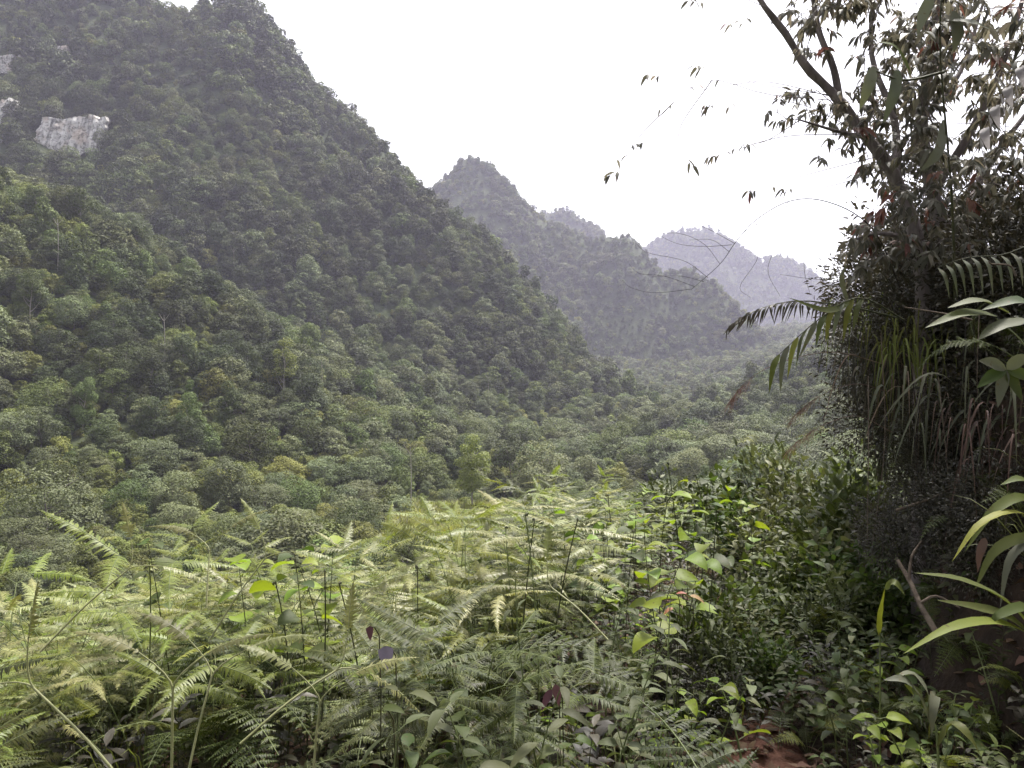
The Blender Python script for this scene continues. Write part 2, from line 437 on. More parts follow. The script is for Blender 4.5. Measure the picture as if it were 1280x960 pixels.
s = 0.2
nx = np.arange(NX0, NX1 + s / 2, s); ny = np.arange(NY0, NY1 + s / 2, s)
A, B = np.meshgrid(nx, ny, indexing='ij')
Z = np.maximum(G(A, B), -18.0)
edge = np.minimum(np.minimum(A - NX0, NX1 - A), np.minimum(B - NY0, NY1 - B))
Z = Z + (HT(A, B) - Z) * (1 - ss(edge, 0, 6))
idn = np.arange(A.size).reshape(A.shape)
mb = MB(); mb.add(np.stack([A, B, Z], -1).reshape(-1, 3), np.stack([idn[:-1, :-1], idn[1:, :-1], idn[1:, 1:], idn[:-1, 1:]], -1).reshape(-1, 4))
tag(mb.build('ground', M['soil']), kind='structure')
def GN(x, y):
    return np.maximum(G(x, y), -18.0)

PATH = smooth_path([(1.0, -6, 0), (1.1, 0, 0), (1.2, 2.2, 0), (1.24, 3.3, 0), (1.3, 4.2, 0), (1.35, 5.4, 0), (2.0, 7.2, 0), (3.6, 10, 0)], 120)[:, :2]
mb = MB()
T = unit(np.gradient(PATH, axis=0)); S = np.stack([T[:, 1], -T[:, 0]], -1)
nc = 9
offs = np.linspace(-1, 1, nc)
rows = []
for k in range(nc):
    wid = 0.23 + 0.07 * vnoise(np.arange(120) * .4, np.full(120, 3.0), 4) * (1 if abs(offs[k]) > .5 else 0)
    q = PATH + S * (offs[k] * wid)[:, None]
    rows.append(np.column_stack([q, GN(q[:, 0], q[:, 1]) + 0.035 - 0.05 * offs[k] ** 4]))
V = np.stack(rows, 1)
ii = np.arange(119)[:, None] * nc; jj = np.arange(nc - 1)[None, :]
mb.add(V.reshape(-1, 3), np.stack([ii + jj, ii + jj + 1, ii + nc + jj + 1, ii + nc + jj], -1).reshape(-1, 4))
tag(mb.build('path', M['clay']), kind='structure')

def path_dist(x, y):
    return np.sqrt(((np.asarray(x)[..., None] - PATH[:, 0]) ** 2 + (np.asarray(y)[..., None] - PATH[:, 1]) ** 2).min(-1))

def hit(px, py):
    """first terrain point on the ray through a photograph pixel"""
    ts = np.linspace(40, 1900, 4000)
    z = 1.6 + (480 - py) / 960 * ts
    below = HT((px - 640) / 960 * ts, ts) > z
    return ts[np.argmax(below)] if below.any() else None

# limestone cliffs showing through the forest
cliffs = []
def cliff(px0, px1, py0, py1, forward=4.0):
    d = hit((px0 + px1) / 2, py1) or 380
    d = d - forward
    a, b = W(px0, py1, d), W(px1, py0, d)
    nu, nv = 70, 44
    u, v = np.meshgrid(np.linspace(0, 1, nu), np.linspace(0, 1, nv), indexing='ij')
    wd, ht = b[0] - a[0], b[2] - a[2]
    x = a[0] + wd * u + 0.06 * wd * fbm(v * 5, u * 1.5, 1, 3, int(px0) + 3)
    z = a[2] + ht * (v * 1.12 - .10 + (.16 * vnoise(u * 9, u * 0, 6) * v - .22 * vnoise(u * 6, u * 0 + 2, 3) * (1 - v)))
    flute = np.abs(fbm(u * 9, v * .8, 1, 3, int(px0)))
    y = d + 0.34 * ht * v + 2.2 * flute + .7 * fbm(u * 8, v * 9, 1, 3, int(px0) + 8) - .5 * (vnoise(u * 2, np.floor(v * 4 + u * 1.5), 5) + .5)
    id2 = np.arange(nu * nv).reshape(nu, nv)
    F = np.stack([id2[:-1, :-1], id2[1:, :-1], id2[1:, 1:], id2[:-1, 1:]], -1).reshape(-1, 4)
    mbb = MB(); mbb.add(np.stack([x, y, z], -1).reshape(-1, 3), F)
    back = np.stack([x + (x - x.mean()) * -.3, y + 14, z + 3 * np.sign(v - .5)], -1)          # thickness: the rock runs back into the mountain
    mbb.add(np.concatenate([np.stack([x, y, z], -1)[:, -1], back[:, -1]]), np.stack([np.arange(nu - 1), np.arange(1, nu), np.arange(1, nu) + nu, np.arange(nu - 1) + nu], -1))
    mbb.add(np.concatenate([np.stack([x, y, z], -1)[0], back[0]]), np.stack([np.arange(nv - 1), np.arange(1, nv), np.arange(1, nv) + nv, np.arange(nv - 1) + nv], -1))
    mbb.add(np.concatenate([np.stack([x, y, z], -1)[-1], back[-1]]), np.stack([np.arange(nv - 1), np.arange(1, nv), np.arange(1, nv) + nv, np.arange(nv - 1) + nv], -1))
    tag(mbb.build('cliff', M['cliff']), kind='structure')
    cliffs.append((px0, px1, py0, py1, d))
cliff(40, 124, 142, 188, 3)
cliff(-14, 20, 66, 88, 3)
cliff(-30, 6, 120, 176, 3)
cliff(70, 82, 56, 64, 5)

# ------------------------------------------------------------------ the damp air in the valley
def haze_box():
    x0, x1, y0, y1, z0, z1 = X0 - 60, X1 + 60, Y0 - 60, Y1 + 60, -70.0, 640.0
    V = [(x, y, z) for z in (z0, z1) for x, y in ((x0, y0), (x1, y0), (x1, y1), (x0, y1))]
    F = [(3, 2, 1, 0), (4, 5, 6, 7), (0, 1, 5, 4), (1, 2, 6, 5), (2, 3, 7, 6), (3, 0, 4, 7)]
    m = bpy.data.materials.new('haze_air'); m.use_nodes = True
    nt = m.node_tree; nt.nodes.clear()
    o = nt.nodes.new('ShaderNodeOutputMaterial'); v = nt.nodes.new('ShaderNodeVolumePrincipled')
    v.inputs['Color'].default_value = (.80, .775, 1.0, 1)
    v.inputs['Density'].default_value = 0.00023
    v.inputs['Anisotropy'].default_value = 0.25
    nt.links.new(v.outputs[0], o.inputs['Volume'])
    mb = MB(); mb.add(V, F)
    tag(mb.build('haze', m, smooth=False), 'pale lavender haze hanging in the valley air', 'haze', kind='stuff')
haze_box()

# ------------------------------------------------------------------ forest
def crown_mesh(name, seed, Rw, H, base, lobes, n, size, mat, flat=0.75, updir=0.5):
    r = np.random.RandomState(seed)
    cz = base + (H - base) * 0.45
    cen = []
    for k in range(lobes):
        a = k * 2.4 + r.rand(); q = math.sqrt((k + .5) / lobes)
        rad = Rw * (0.22 + 0.24 * r.rand() ** 1.5) * (1.15 - .35 * q)
        zz = cz + (H - base) * (0.40 * (1 - q * q) + 0.40 * (r.rand() - .55))
        cen.append((q * Rw * .72 * math.cos(a), q * Rw * .72 * math.sin(a), zz, rad))
    for k in range(lobes // 2):
        a = r.rand() * 6.28
        cen.append((Rw * .5 * math.cos(a), Rw * .5 * math.sin(a), base + (H - base) * (.15 + .2 * r.rand()), Rw * (.3 + .15 * r.rand())))
    cen = np.array(cen)
    wts = cen[:, 3] ** 2; wts = wts / wts.sum()
    li = r.choice(len(cen), n, p=wts)
    d = unit(r.normal(size=(n, 3)) + np.array([0, 0, .35]))
    rr = cen[li, 3] * (0.72 + 0.36 * r.rand(n) ** .6)
    P = cen[li, :3] + d * rr[:, None] * np.array([1, 1, flat])
    P += r.normal(size=P.shape) * size * .35
    # drop leaves buried in another lobe
    dd = np.linalg.norm((P[:, None, :] - cen[None, :, :3]) / np.array([1, 1, flat]), axis=2) / cen[None, :, 3]
    P_keep = (dd.min(1) > .62)
    P, d = P[P_keep], d[P_keep]; n = len(P)
    N = unit(d * (1 - updir) + np.array([0, 0, updir]) + r.normal(size=(n, 3)) * .26)
    U = unit(np.cross(N, r.normal(size=(n, 3)))); Wv = np.cross(N, U)
    sz = size * (0.65 + .7 * r.rand(n))[:, None]
    U = U * sz; Wv = Wv * sz * .55
    V = np.stack([P - U, P + Wv - N * sz * .1, P + U, P - Wv - N * sz * .1], 1).reshape(-1, 3)
    F = np.arange(4 * n).reshape(n, 4)
    mb = MB(); mb.add(V, F)
    return mb.mesh(name, mat, smooth=False)

def trunk_mesh(name, seed, H, Rw, mat, thick=.16):
    r = np.random.RandomState(seed); mb = MB()
    top = np.array([r.normal() * .4, r.normal() * .4, H * .78])
    tube(mb, smooth_path([(0, 0, -2.0), (r.normal() * .15, r.normal() * .15, H * .3), top], 7), thick, thick * .35, 6)
    for k in range(5):
        a = r.rand() * 6.28 + k * 1.25; h = H * (.3 + .1 * k)
        b = np.array([0, 0, h]); e = np.array([math.cos(a) * Rw * .65, math.sin(a) * Rw * .65, h + H * .22])
        tube(mb, bez(b, b * .5 + e * .5 - np.array([0, 0, .4]), e, 5), thick * .45, thick * .1, 5)
    return mb.mesh(name, mat)

KINDS = [  # key, words, Rw, H, base, lobes, material, flat, updir
    ('round', 'rounded grey-green broadleaf tree', 3.7, 7.4, 1.2, 11, 'crown_grey', .8, .5),
    ('lumpy', 'lumpy mid-green tree', 4.3, 7.0, .9, 15, 'crown', .7, .5),
    ('tall', 'tall narrow mid-green tree', 2.7, 9.2, 1.2, 12, 'crown', .95, .4),
    ('tier', 'spreading grey-green tiered tree', 4.4, 6.8, 1.6, 13, 'crown_grey', .45, .7),
    ('dark', 'dark green dense-crowned tree', 3.4, 7.6, .8, 12, 'crown_dark', .85, .45),
    ('low', 'low bushy olive-green tree', 3.3, 4.8, .2, 10, 'crown_olive', .75, .5),
]
HI = []; LO = bpy.data.collections.new('far_tree_kinds'); MID = bpy.data.collections.new('mid_tree_kinds')
for k, (key, words, Rw, H, b_, lobes, mt, fl, ud) in enumerate(KINDS):
    for v in range(2):
        HI.append((k, crown_mesh('crown', 100 + k * 7 + v, Rw, H, b_, int(lobes * 1.7), 8500, .135, M[mt], fl, ud), trunk_mesh('trunk', 300 + k * 3 + v, H, Rw, M['pale_bark'] if k in (2,) else M['bark'])))
        LO.objects.link(bpy.data.objects.new('kind_%d%d' % (k, v), crown_mesh('crown', 500 + k * 7 + v, Rw, H, b_, int(lobes * 1.1), 1100, .40, M[mt], fl, ud)))
        MID.objects.link(bpy.data.objects.new('mkind_%d%d' % (k, v), crown_mesh('crown', 700 + k * 7 + v, Rw, H, b_, int(lobes * 1.6), 3400, .225, M[mt], fl, ud)))
PKIND = np.array([.22, .26, .10, .15, .20, .07])

def scatter_pts(ymin, ymax, sp, margin=0.06):
    """jittered grid of tree positions inside the field of view"""
    hw = 0.667 + margin
    xs = np.arange(-hw * ymax - 10, hw * ymax + 10, sp); ys = np.arange(ymin, ymax, sp)
    a, b = np.meshgrid(xs, ys, indexing='ij')
    a = a.ravel() + rs.uniform(-.48, .48, a.size) * sp; b = b.ravel() + rs.uniform(-.48, .48, b.size) * sp
    k = np.abs(a) < hw * b + 12
    return a[k], b[k]

def project(x, y, z):
    return 640 + 960 * x / y, 480 - 960 * (z - 1.6) / y

def seen(x, y, z, canopy=3.5, n=90, tmin=30.0):
    """True where no terrain (with its canopy) stands between the camera and the point"""
    vis = np.ones(len(x), bool)
    for t in np.linspace(.04, .965, n):
        yy = y * t
        h = HT(x * t, yy) + np.where(yy > 60, canopy, 0)
        vis &= ~((yy > tmin) & (h > 1.6 + (z - 1.6) * t))
    return vis

FERN_PX = [-50, 0, 100, 200, 250, 330, 430, 480, 520, 560, 640, 700, 830, 950, 1060, 1130, 1300]
FERN_PY = [745, 735, 700, 668, 658, 655, 662, 700, 690, 645, 625, 605, 590, 605, 610, 640, 640]
bands = [(34, 175, 3.8), (175, 330, 4.0), (330, 620, 4.5), (620, 900, 5.6), (900, 1750, 7.6)]
TX, TY = [], []
for y0, y1, sp in bands:
    a, b = scatter_pts(y0, y1, sp)
    # steep ground has more surface per square metre of map: thicken it there
    gxx = (HT(a + 4, b) - HT(a - 4, b)) / 8; gyy = (HT(a, b + 4) - HT(a, b - 4)) / 8
    st = np.sqrt(1 + gxx ** 2 + gyy ** 2)
    TX.append(a); TY.append(b)
    ex = rs.rand(len(a)) < (st - 1) * 2.4
    TX.append(a[ex] + rs.normal(size=ex.sum()) * sp * .5); TY.append(b[ex] + rs.normal(size=ex.sum()) * sp * .5)
a, b = scatter_pts(16, 190, 3.0)           # low bushes between the crowns
n_big = sum(len(t) for t in TX)
TX.append(a); TY.append(b)
TX = np.concatenate(TX); TY = np.concatenate(TY)
TZ = np.where((TY < 36) & (np.abs(TX) < 30), np.maximum(G(TX, TY), -18), HT(TX, TY))
small = np.arange(len(TX)) >= n_big
keep = seen(TX, TY, TZ + 8.5)
px, py = project(TX, TY, TZ + 3)
keep &= (px > -70) & (px < 1350) & (py > -160)
pt = project(TX, TY, TZ + 7)[1]
keep &= pt < np.interp(px, FERN_PX, FERN_PY) + 30
for (a0, a1, b0, b1, d) in cliffs:
    pm = project(TX, TY, TZ + 3)[1]
    keep &= ~((px > a0 - 2) & (px < a1 + 2) & (pm > b0 - 1) & (pm < b1 + 18) & (TY < d + 8) & (TY > d - 230))
meadow = (TX > -17) & (TX < 2) & (TY > 78) & (TY < 122)
keep &= ~meadow
keep &= ~((px > 562) & (px < 618) & (TY > 70) & (TY < 120))
hillside = ((TX > xbank(TY) - 4) & (TY < 60)) | ((TY < 34) & (TZ > -6.5))
keep &= ~hillside
TX, TY, TZ, small = TX[keep], TY[keep], TZ[keep], small[keep]
own_t = owner(TX, TY)
patch_n = fbm(TX, TY, 55, 3, 91) + .25 * fbm(TX, TY, 12, 1, 93)
TK = np.where(own_t == 1, rs.choice(6, len(TX), p=[.17, .22, .09, .13, .13, .26]), np.where(own_t == 0, rs.choice(6, len(TX), p=[.14, .2, .05, .31, .03, .27]), rs.choice(6, len(TX), p=PKIND)))
sw = rs.rand(len(TX)) < .55
TK = np.where(sw & (patch_n > .20), np.where(rs.rand(len(TX)) < .6, 5, 3), TK)
TK = np.where(sw & (patch_n < -.20), 4, TK)
TS = (.42 + .85 * rs.rand(len(TX)) ** 1.4) * (1 - .12 * (own_t == 3) - .05 * (own_t == 4) + .12 * (own_t == 5)) * np.where(own_t == 1, .84, 1)
TS *= np.where((own_t == 0) & (TY < 300), .72, 1.0) * np.where((own_t == 0) & (TY > 300), .62, 1.0) * np.where(TY < 75, .8, 1)
TS *= np.clip(1 + 1.1 * fbm(TX, TY, 40, 2, 12), .72, 1.35)
TS = np.where(small, rs.uniform(.25, .5, len(TX)), TS)
TK = np.where(small & (rs.rand(len(TX)) < .6), 5, TK)
TR = rs.uniform(0, 6.28, len(TX))
size = TS / TY
order = np.argsort(-size)
ok_ind = (TZ + 0 < 1e9)
pxx, pyt = project(TX, TY, TZ + 6 * TS)
vis_in = ~small & (pxx > 0) & (pxx < 1280) & (pyt < np.interp(pxx, FERN_PX, FERN_PY) - 4) & (pyt > 0) & ~((pxx > 1075))
order = [i for i in order if vis_in[i]][:285]
ind = np.zeros(len(TX), bool); ind[order] = True

ZONE = {0: 'on the valley floor', 1: 'on the near left spur', 2: 'on the lower slope of the tall left mountain', 3: 'on the foot of the middle mountain', 6: 'on the right valley side'}
for i in order:
    k = TK[i]; v = rs.randint(2)
    _, cm, tm = HI[k * 2 + v]
    zone = ZONE.get(own_t[i], 'on the far slope')
    t = empty('forest_tree', (TX[i], TY[i], TZ[i] - .3), KINDS[k][1] + ' packed in forest ' + zone, 'tree', 'forest trees ' + zone)
    t.rotation_euler = (0, 0, TR[i]); sc_ = TS[i]
    t.scale = (sc_, sc_, sc_ * rs.uniform(.85, 1.15))
    for nm, me in (('crown', cm), ('trunk', tm)):
        o = bpy.data.objects.new(nm, me); C.objects.link(o); o.parent = t

def scatter_object(name, P, rot, scale, index, coll, label, cat):
    me = bpy.data.meshes.new(name)
    me.from_pydata([tuple(p) for p in P], [], [])
    for nm, ty, dat in (('rot', 'FLOAT_VECTOR', rot), ('scl', 'FLOAT_VECTOR', scale)):
        at = me.attributes.new(nm, ty, 'POINT'); at.data.foreach_set('vector', np.asarray(dat, float).ravel())
    at = me.attributes.new('pick', 'INT', 'POINT'); at.data.foreach_set('value', np.asarray(index, int))
    o = bpy.data.objects.new(name, me); C.objects.link(o)
    ng = bpy.data.node_groups.new(name + '_scatter', 'GeometryNodeTree')
    ng.interface.new_socket('Geometry', in_out='INPUT', socket_type='NodeSocketGeometry')
    ng.interface.new_socket('Geometry', in_out='OUTPUT', socket_type='NodeSocketGeometry')
    n, l = ng.nodes, ng.links
    gi = n.new('NodeGroupInput'); go = n.new('NodeGroupOutput')
    ci = n.new('GeometryNodeCollectionInfo'); ci.inputs['Collection'].default_value = coll
    ci.inputs['Separate Children'].default_value = True; ci.inputs['Reset Children'].default_value = True
    ip = n.new('GeometryNodeInstanceOnPoints'); ip.inputs['Pick Instance'].default_value = True
    def attr(nm, ty):
        a = n.new('GeometryNodeInputNamedAttribute'); a.data_type = ty; a.inputs['Name'].default_value = nm
        return a.outputs['Attribute']
    l.new(gi.outputs[0], ip.inputs['Points']); l.new(ci.outputs[0], ip.inputs['Instance'])
    l.new(attr('pick', 'INT'), ip.inputs['Instance Index'])
    e2r = n.new('FunctionNodeEulerToRotation')
    l.new(attr('rot', 'FLOAT_VECTOR'), e2r.inputs[0]); l.new(e2r.outputs[0], ip.inputs['Rotation'])
    l.new(attr('scl', 'FLOAT_VECTOR'), ip.inputs['Scale'])
    l.new(ip.outputs[0], go.inputs[0])
    md = o.modifiers.new('scatter', 'NODES'); md.node_group = ng
    return tag(o, label, cat, kind='stuff')

FLAB = {0: 'dense green forest filling the valley floor', 1: 'yellowish green forest covering the near left spur', 2: 'dense dark forest covering the tall mountain on the left',
        3: 'hazy forest covering the pointed middle mountain', 4: 'hazy forest on the small rounded peak behind', 5: 'pale hazy forest on the farthest mountain', 6: 'forest on the right side of the valley'}
for k in range(7):
    for coll, cond in ((MID, TY < 330), (LO, TY >= 330)):
        s_ = (own_t == k) & ~ind & cond
        if s_.sum() == 0: continue
        nn = s_.sum()
        rot = np.column_stack([np.zeros(nn), np.zeros(nn), TR[s_]])
        scl = np.column_stack([TS[s_], TS[s_], TS[s_] * rs.uniform(.85, 1.2, nn)])
        scatter_object('forest', np.column_stack([TX[s_], TY[s_], TZ[s_] - .3]), rot, scl, TK[s_] * 2 + rs.randint(0, 2, nn), coll, FLAB[k] + (', upper part' if (k == 2 and coll is LO) else ''), 'forest')

def special_tree(px_, py_, d, Rw, H, base, lobes, mat, n, size, label, trunk='bark', name='forest_tree', flat=.8, thick=.16, seed=1):
    x = (px_ - 640) / 960 * d
    z = float(HT(x, d))
    t = empty(name, (x, d, z - .3), label, 'tree')
    if n:
        o = bpy.data.objects.new('crown', crown_mesh('crown', seed, Rw, H, base, lobes, n, size, M[mat], flat)); C.objects.link(o); o.parent = t
    o = bpy.data.objects.new('trunk', trunk_mesh('trunk', seed + 50, H, Rw, M[trunk], thick)); C.objects.link(o); o.parent = t
    return t
special_tree(590, 555, 118, 3.6, 12.5, 3.5, 14, 'crown_yellow', 6000, .17, 'bright yellow-green tree standing out from the darker valley trees', seed=11)
special_tree(674, 590, 128, 6.0, 10.5, 1.0, 18, 'crown_grey', 7000, .2, 'large grey-green domed tree at the edge of the bright meadow', seed=12, flat=.75)
special_tree(640, 585, 132, 4.6, 11.5, 1.0, 15, 'crown_dark', 5000, .2, 'tall dark tree behind the domed tree by the meadow', seed=13)
special_tree(355, 500, 150, 3.0, 14, 6.5, 9, 'crown_olive', 1500, .2, 'thin-crowned tree with a pale bare trunk on the left slope', 'pale_bark', seed=14, thick=.2)
special_tree(60, 590, 92, 6.4, 9.5, 1.2, 18, 'crown_grey', 8000, .17, 'broad pale grey-green tree low on the left spur', seed=15, flat=.6)

def bare_tree(px_, py0, py1, d, label, group=None):
    x = (px_ - 640) / 960 * d; top = W(px_, py0, d); zb = float(HT(x, d))
    mb = MB()
    tube(mb, smooth_path([(x, d, zb - .5), (x + .15, d, (zb + top[2]) / 2), top], 7), (.13 if group is None else .09), .04, 6)
    for s_ in (-1, 1):
        tube(mb, bez(top - np.array([0, 0, 1.2]), top + np.array([s_ * .5, 0, -.7]), top + np.array([s_ * 1.0, .2, .3]), 5), .05, .02, 5)
    tag(mb.build('bare_tree', M['pale_bark']), label, 'tree', group)
for k_, (px_, py_) in enumerate([(205, 455), (402, 505), (72, 330), (500, 520), (292, 345), (610, 505)]):
    d_t = hit(px_, py_)
    if d_t is None: continue
    bare_tree(px_, py_ - 9.5 * 960 / d_t, py_, d_t - 2, 'slender pale bare trunk rising out of the forest on the slope', 'pale bare trunks in the forest')
bare_tree(941, 560, 600, 150, 'slender pale forked dead trunk on valley floor, left of two')
bare_tree(964, 552, 602, 148, 'slender pale dead trunk on valley floor, right of two')
bare_tree(513, 558, 610, 120, 'slender pale dead trunk left of the bright yellow-green tree')


# ------------------------------------------------------------------ meadow and reeds on the valley floor
def blades_mesh(name, seed, n, h, spread, mat, width=.012, lean=.35, droop=.5, seg=5, tall=.3):
    r = np.random.RandomState(seed); mb = MB()
    for k in range(n):
        a = r.rand() * 6.28; q = spread * math.sqrt(r.rand()) * .35
        b = np.array([q * math.cos(a), q * math.sin(a), -.03])
        L = h * (1 - tall + tall * r.rand() * 1.6)
        a2 = a + r.normal() * .6; out = spread * (.3 + lean * 2 * r.rand())
        top = b + np.array([math.cos(a2) * out, math.sin(a2) * out, L * (1 - droop * r.rand())])
        mid = b + np.array([math.cos(a2) * out * .35, math.sin(a2) * out * .35, L * .85])
        blade(mb, bez(b, mid, top, seg), width * (.7 + .6 * r.rand()) , 'strap', fold=.35)
    return mb.mesh(name, mat)

coll_m = bpy.data.collections.new('meadow_kinds')
for v in range(3):
    coll_m.objects.link(bpy.data.objects.new('tuft_%d' % v, blades_mesh('tuft', 40 + v, 46, 1.5, 1.0, M['meadow'] if v < 2 else M['grass'], .07, .5, .4, 4)))
n_ = 1500
mx_, my_ = rs.uniform(-17, 3, n_), rs.uniform(78, 124, n_)
scatter_object('meadow_grass', np.column_stack([mx_, my_, HT(mx_, my_)]), np.column_stack([np.zeros(n_), np.zeros(n_), rs.rand(n_) * 6.28]),
               np.repeat(rs.uniform(.7, 1.5, n_)[:, None], 3, 1), rs.randint(0, 3, n_), coll_m, 'bright yellow-green grass in the clearing below the forest', 'grass')

# ------------------------------------------------------------------ ferns
def pinna(mb, base, d, up, L, lmax, n=26, droop=.15, m=0, rach=.0016, fwd=.35):
    d = unit(d); up = np.asarray(up, float)
    t = np.linspace(0.03, 1, n)
    P = np.asarray(base, float) + d * (L * t)[:, None] + np.array([0, 0, -1.0]) * (droop * L * t ** 2)[:, None]
    P = P + np.cross(d, (0, 0, 1.0)) * (L * rs.normal() * .10 * t ** 2)[:, None]
    T = unit(np.gradient(P, axis=0))
    S = unit(np.cross(T, up)); N = np.cross(S, T)
    ll = lmax * np.clip(np.minimum(.55 + 2.0 * t, 1.0) * (1.02 - t ** 1.8), .05, 1) * np.clip(1 + .2 * rs.normal(size=n), .3, 1.5) * np.where(rs.rand(n) < .05, .25, 1)
    w = L / n * .9
    Vs, Fs = [], []
    for sgn in (-1, 1):
        D = unit(S * sgn + T * fwd - N * .18 + rs.normal(size=P.shape) * .10)
        a = P - T * w * .5; b = P + T * w * .5
        mid = P + D * (ll * .55)[:, None] + N * (ll * .03)[:, None]
        tip = P + D * ll[:, None] - N * (ll * .16)[:, None]
        V = np.stack([a, b, mid + T * w * .42, mid - T * w * .42, tip + T * w * .12, tip - T * w * .12], 1).reshape(-1, 3)
        i = np.arange(n) * 6
        Vs.append(V); Fs.append(np.concatenate([np.stack([i, i + 1, i + 2, i + 3], -1), np.stack([i + 3, i + 2, i + 4, i + 5], -1)]))
    mb.add(Vs[0], Fs[0], m); mb.add(Vs[1], Fs[1], m)
    tube(mb, P[::3] if n > 9 else P, rach, rach * .4, 3, 1)

def forking_frond(seed, mats, H=1.0):
    """a wiry stalk that forks, each fork carrying comb-like pinnae held out flat"""
    global rs
    keep_rs = rs; rs = np.random.RandomState(seed); r = rs
    mb = MB()
    a0 = r.rand() * 6.28
    lean = np.array([math.cos(a0), math.sin(a0), 0]) * H * r.uniform(.15, .45)
    top = np.array([0, 0, H]) * r.uniform(.75, 1.05) + lean
    st = bez((0, 0, -.05), (lean[0] * .15, lean[1] * .15, H * .65), top, 9)
    tube(mb, st, .0042, .0022, 5, 1)
    def fork(p, d, depth, scale):
        d = unit(d)
        side = unit(np.cross(d, (0, 0, 1)) + 1e-6)
        for sgn in (-1, 1):
            dd = unit(d * .62 + side * sgn * .72 + np.array([0, 0, r.normal() * .13]))
            if depth > 0:
                e = p + dd * .09 * scale * r.uniform(.7, 1.4)
                tube(mb, [p, e], .0017, .0014, 3, 1)
                fork(e, dd, depth - 1, scale * .92)
            else:
                pinna(mb, p, dd + np.array([0, 0, .05]), (r.normal() * .25, r.normal() * .25, 1), r.uniform(.26, .42) * scale, r.uniform(.044, .060) * scale, 34, r.uniform(.05, .3))
    outd = unit(lean + np.array([0, 0, .12 * H]))
    fork(top, outd, 1, 1.0)
    for f in (.62, .8):
        if r.rand() < .75:
            k = int(f * 8); a = r.rand() * 6.28
            d = np.array([math.cos(a), math.sin(a), .15])
            e = st[k] + d * .07
            tube(mb, [st[k], e], .0018, .0015, 3, 1)
            fork(e, d, 0 if r.rand() < .5 else 1, .85)
    rs = keep_rs
    return mb.mesh('frond', mats)

def bracken_frond(seed, mats, L=.9):
    """an arching frond with opposite pinnae that shrink towards the tip"""
    global rs
    keep_rs = rs; rs = np.random.RandomState(seed); r = rs
    mb = MB()
    a0 = r.rand() * 6.28; h = np.array([math.cos(a0), math.sin(a0), 0])
    P = bez((0, 0, -.05), h * L * .12 + np.array([0, 0, L * .85]), h * L * r.uniform(.75, .95) + np.array([0, 0, L * r.uniform(.35, .62)]), 26)
    tube(mb, P, .0045, .0015, 5, 1)
    T = unit(np.gradient(P, axis=0)); S = unit(np.cross(T, (0, 0, 1)) + 1e-6)
    for k in range(8, 26):
        t = (k - 8) / 17
        l = .30 * L * min(1, .55 + 1.6 * t) * (1.05 - t)
        if l < .02: continue
        for sgn in (-1, 1):
            d = S[k] * sgn + T[k] * .35 + np.array([0, 0, r.normal() * .08])
            N = np.cross(S[k], T[k])
            pinna(mb, P[k], d, N if N[2] > 0 else -N, l, .11 * l + .012, max(8, int(l / .0105)), r.uniform(.05, .22), 0, .0012)
    rs = keep_rs
    return mb.mesh('frond', mats)

FK = {}
for key, mat in (('mid', 'fern'), ('pale', 'fern_pale'), ('fresh', 'fern_fresh')):
    FK['fork', key] = [forking_frond(1000 + 10 * j + len(FK), [M[mat], M['stalk']], .8 + .12 * (j % 4)) for j in range(7)]
    FK['brack', key] = [bracken_frond(1500 + 10 * j + len(FK), [M[mat], M['stalk']], .8 + .12 * (j % 3)) for j in range(5)]

def veg_ok(x, y):
    return (y > 0.9) & (np.hypot(x, y) > 1.35)

def thin_by(pts_x, pts_y, dmin):
    keepi = []
    cell = {}
    for i, (a, b) in enumerate(zip(pts_x, pts_y)):
        k = (int(a // dmin), int(b // dmin)); good = True
        for u in (-1, 0, 1):
            for v in (-1, 0, 1):
                for j in cell.get((k[0] + u, k[1] + v), ()):
                    if (pts_x[j] - a) ** 2 + (pts_y[j] - b) ** 2 < dmin * dmin: good = False
        if good:
            keepi.append(i); cell.setdefault(k, []).append(i)
    return np.array(keepi)

def copy_under(parent, name, me, rotz=0, tilt=(0, 0), scale=1.0, loc=(0, 0, 0)):
    o = bpy.data.objects.new(name, me); C.objects.link(o); o.parent = parent
    o.rotation_euler = (tilt[0], tilt[1], rotz); o.scale = (scale,) * 3; o.location = loc
    return o

# where the ferns grow: everything left of the path
N0 = 9000
fy = rs.uniform(.9, 12.5, N0); fx = rs.uniform(-1, 1, N0) * (.72 * fy + .9)
ok = veg_ok(fx, fy) & (fx < np.interp(fy, [0, 2, 4, 6, 9, 12], [-.5, -.4, -.2, .35, 1.5, 2.2]) + rs.normal(size=N0) * .22) & (fx > -6.5)
yedge = 7.4 + 4.4 * ss(fx, -1.7, .9)
ok &= fy < yedge + 1.4
fx, fy = fx[ok], fy[ok]
ok = fbm(fx, fy, .9, 2, 51) > np.where(fy < 5, -.12, -.22); fx, fy = fx[ok], fy[ok]; ki = thin_by(fx, fy, .35); fx, fy = fx[ki], fy[ki]; ok = (fy > 3.4) | (rs.rand(len(fx)) < .66); fx, fy = fx[ok], fy[ok]
o_ = np.argsort(np.hypot(fx, fy)); fx, fy = fx[o_], fy[o_]
fz = GN(fx, fy)
near_n = 290
dens = []
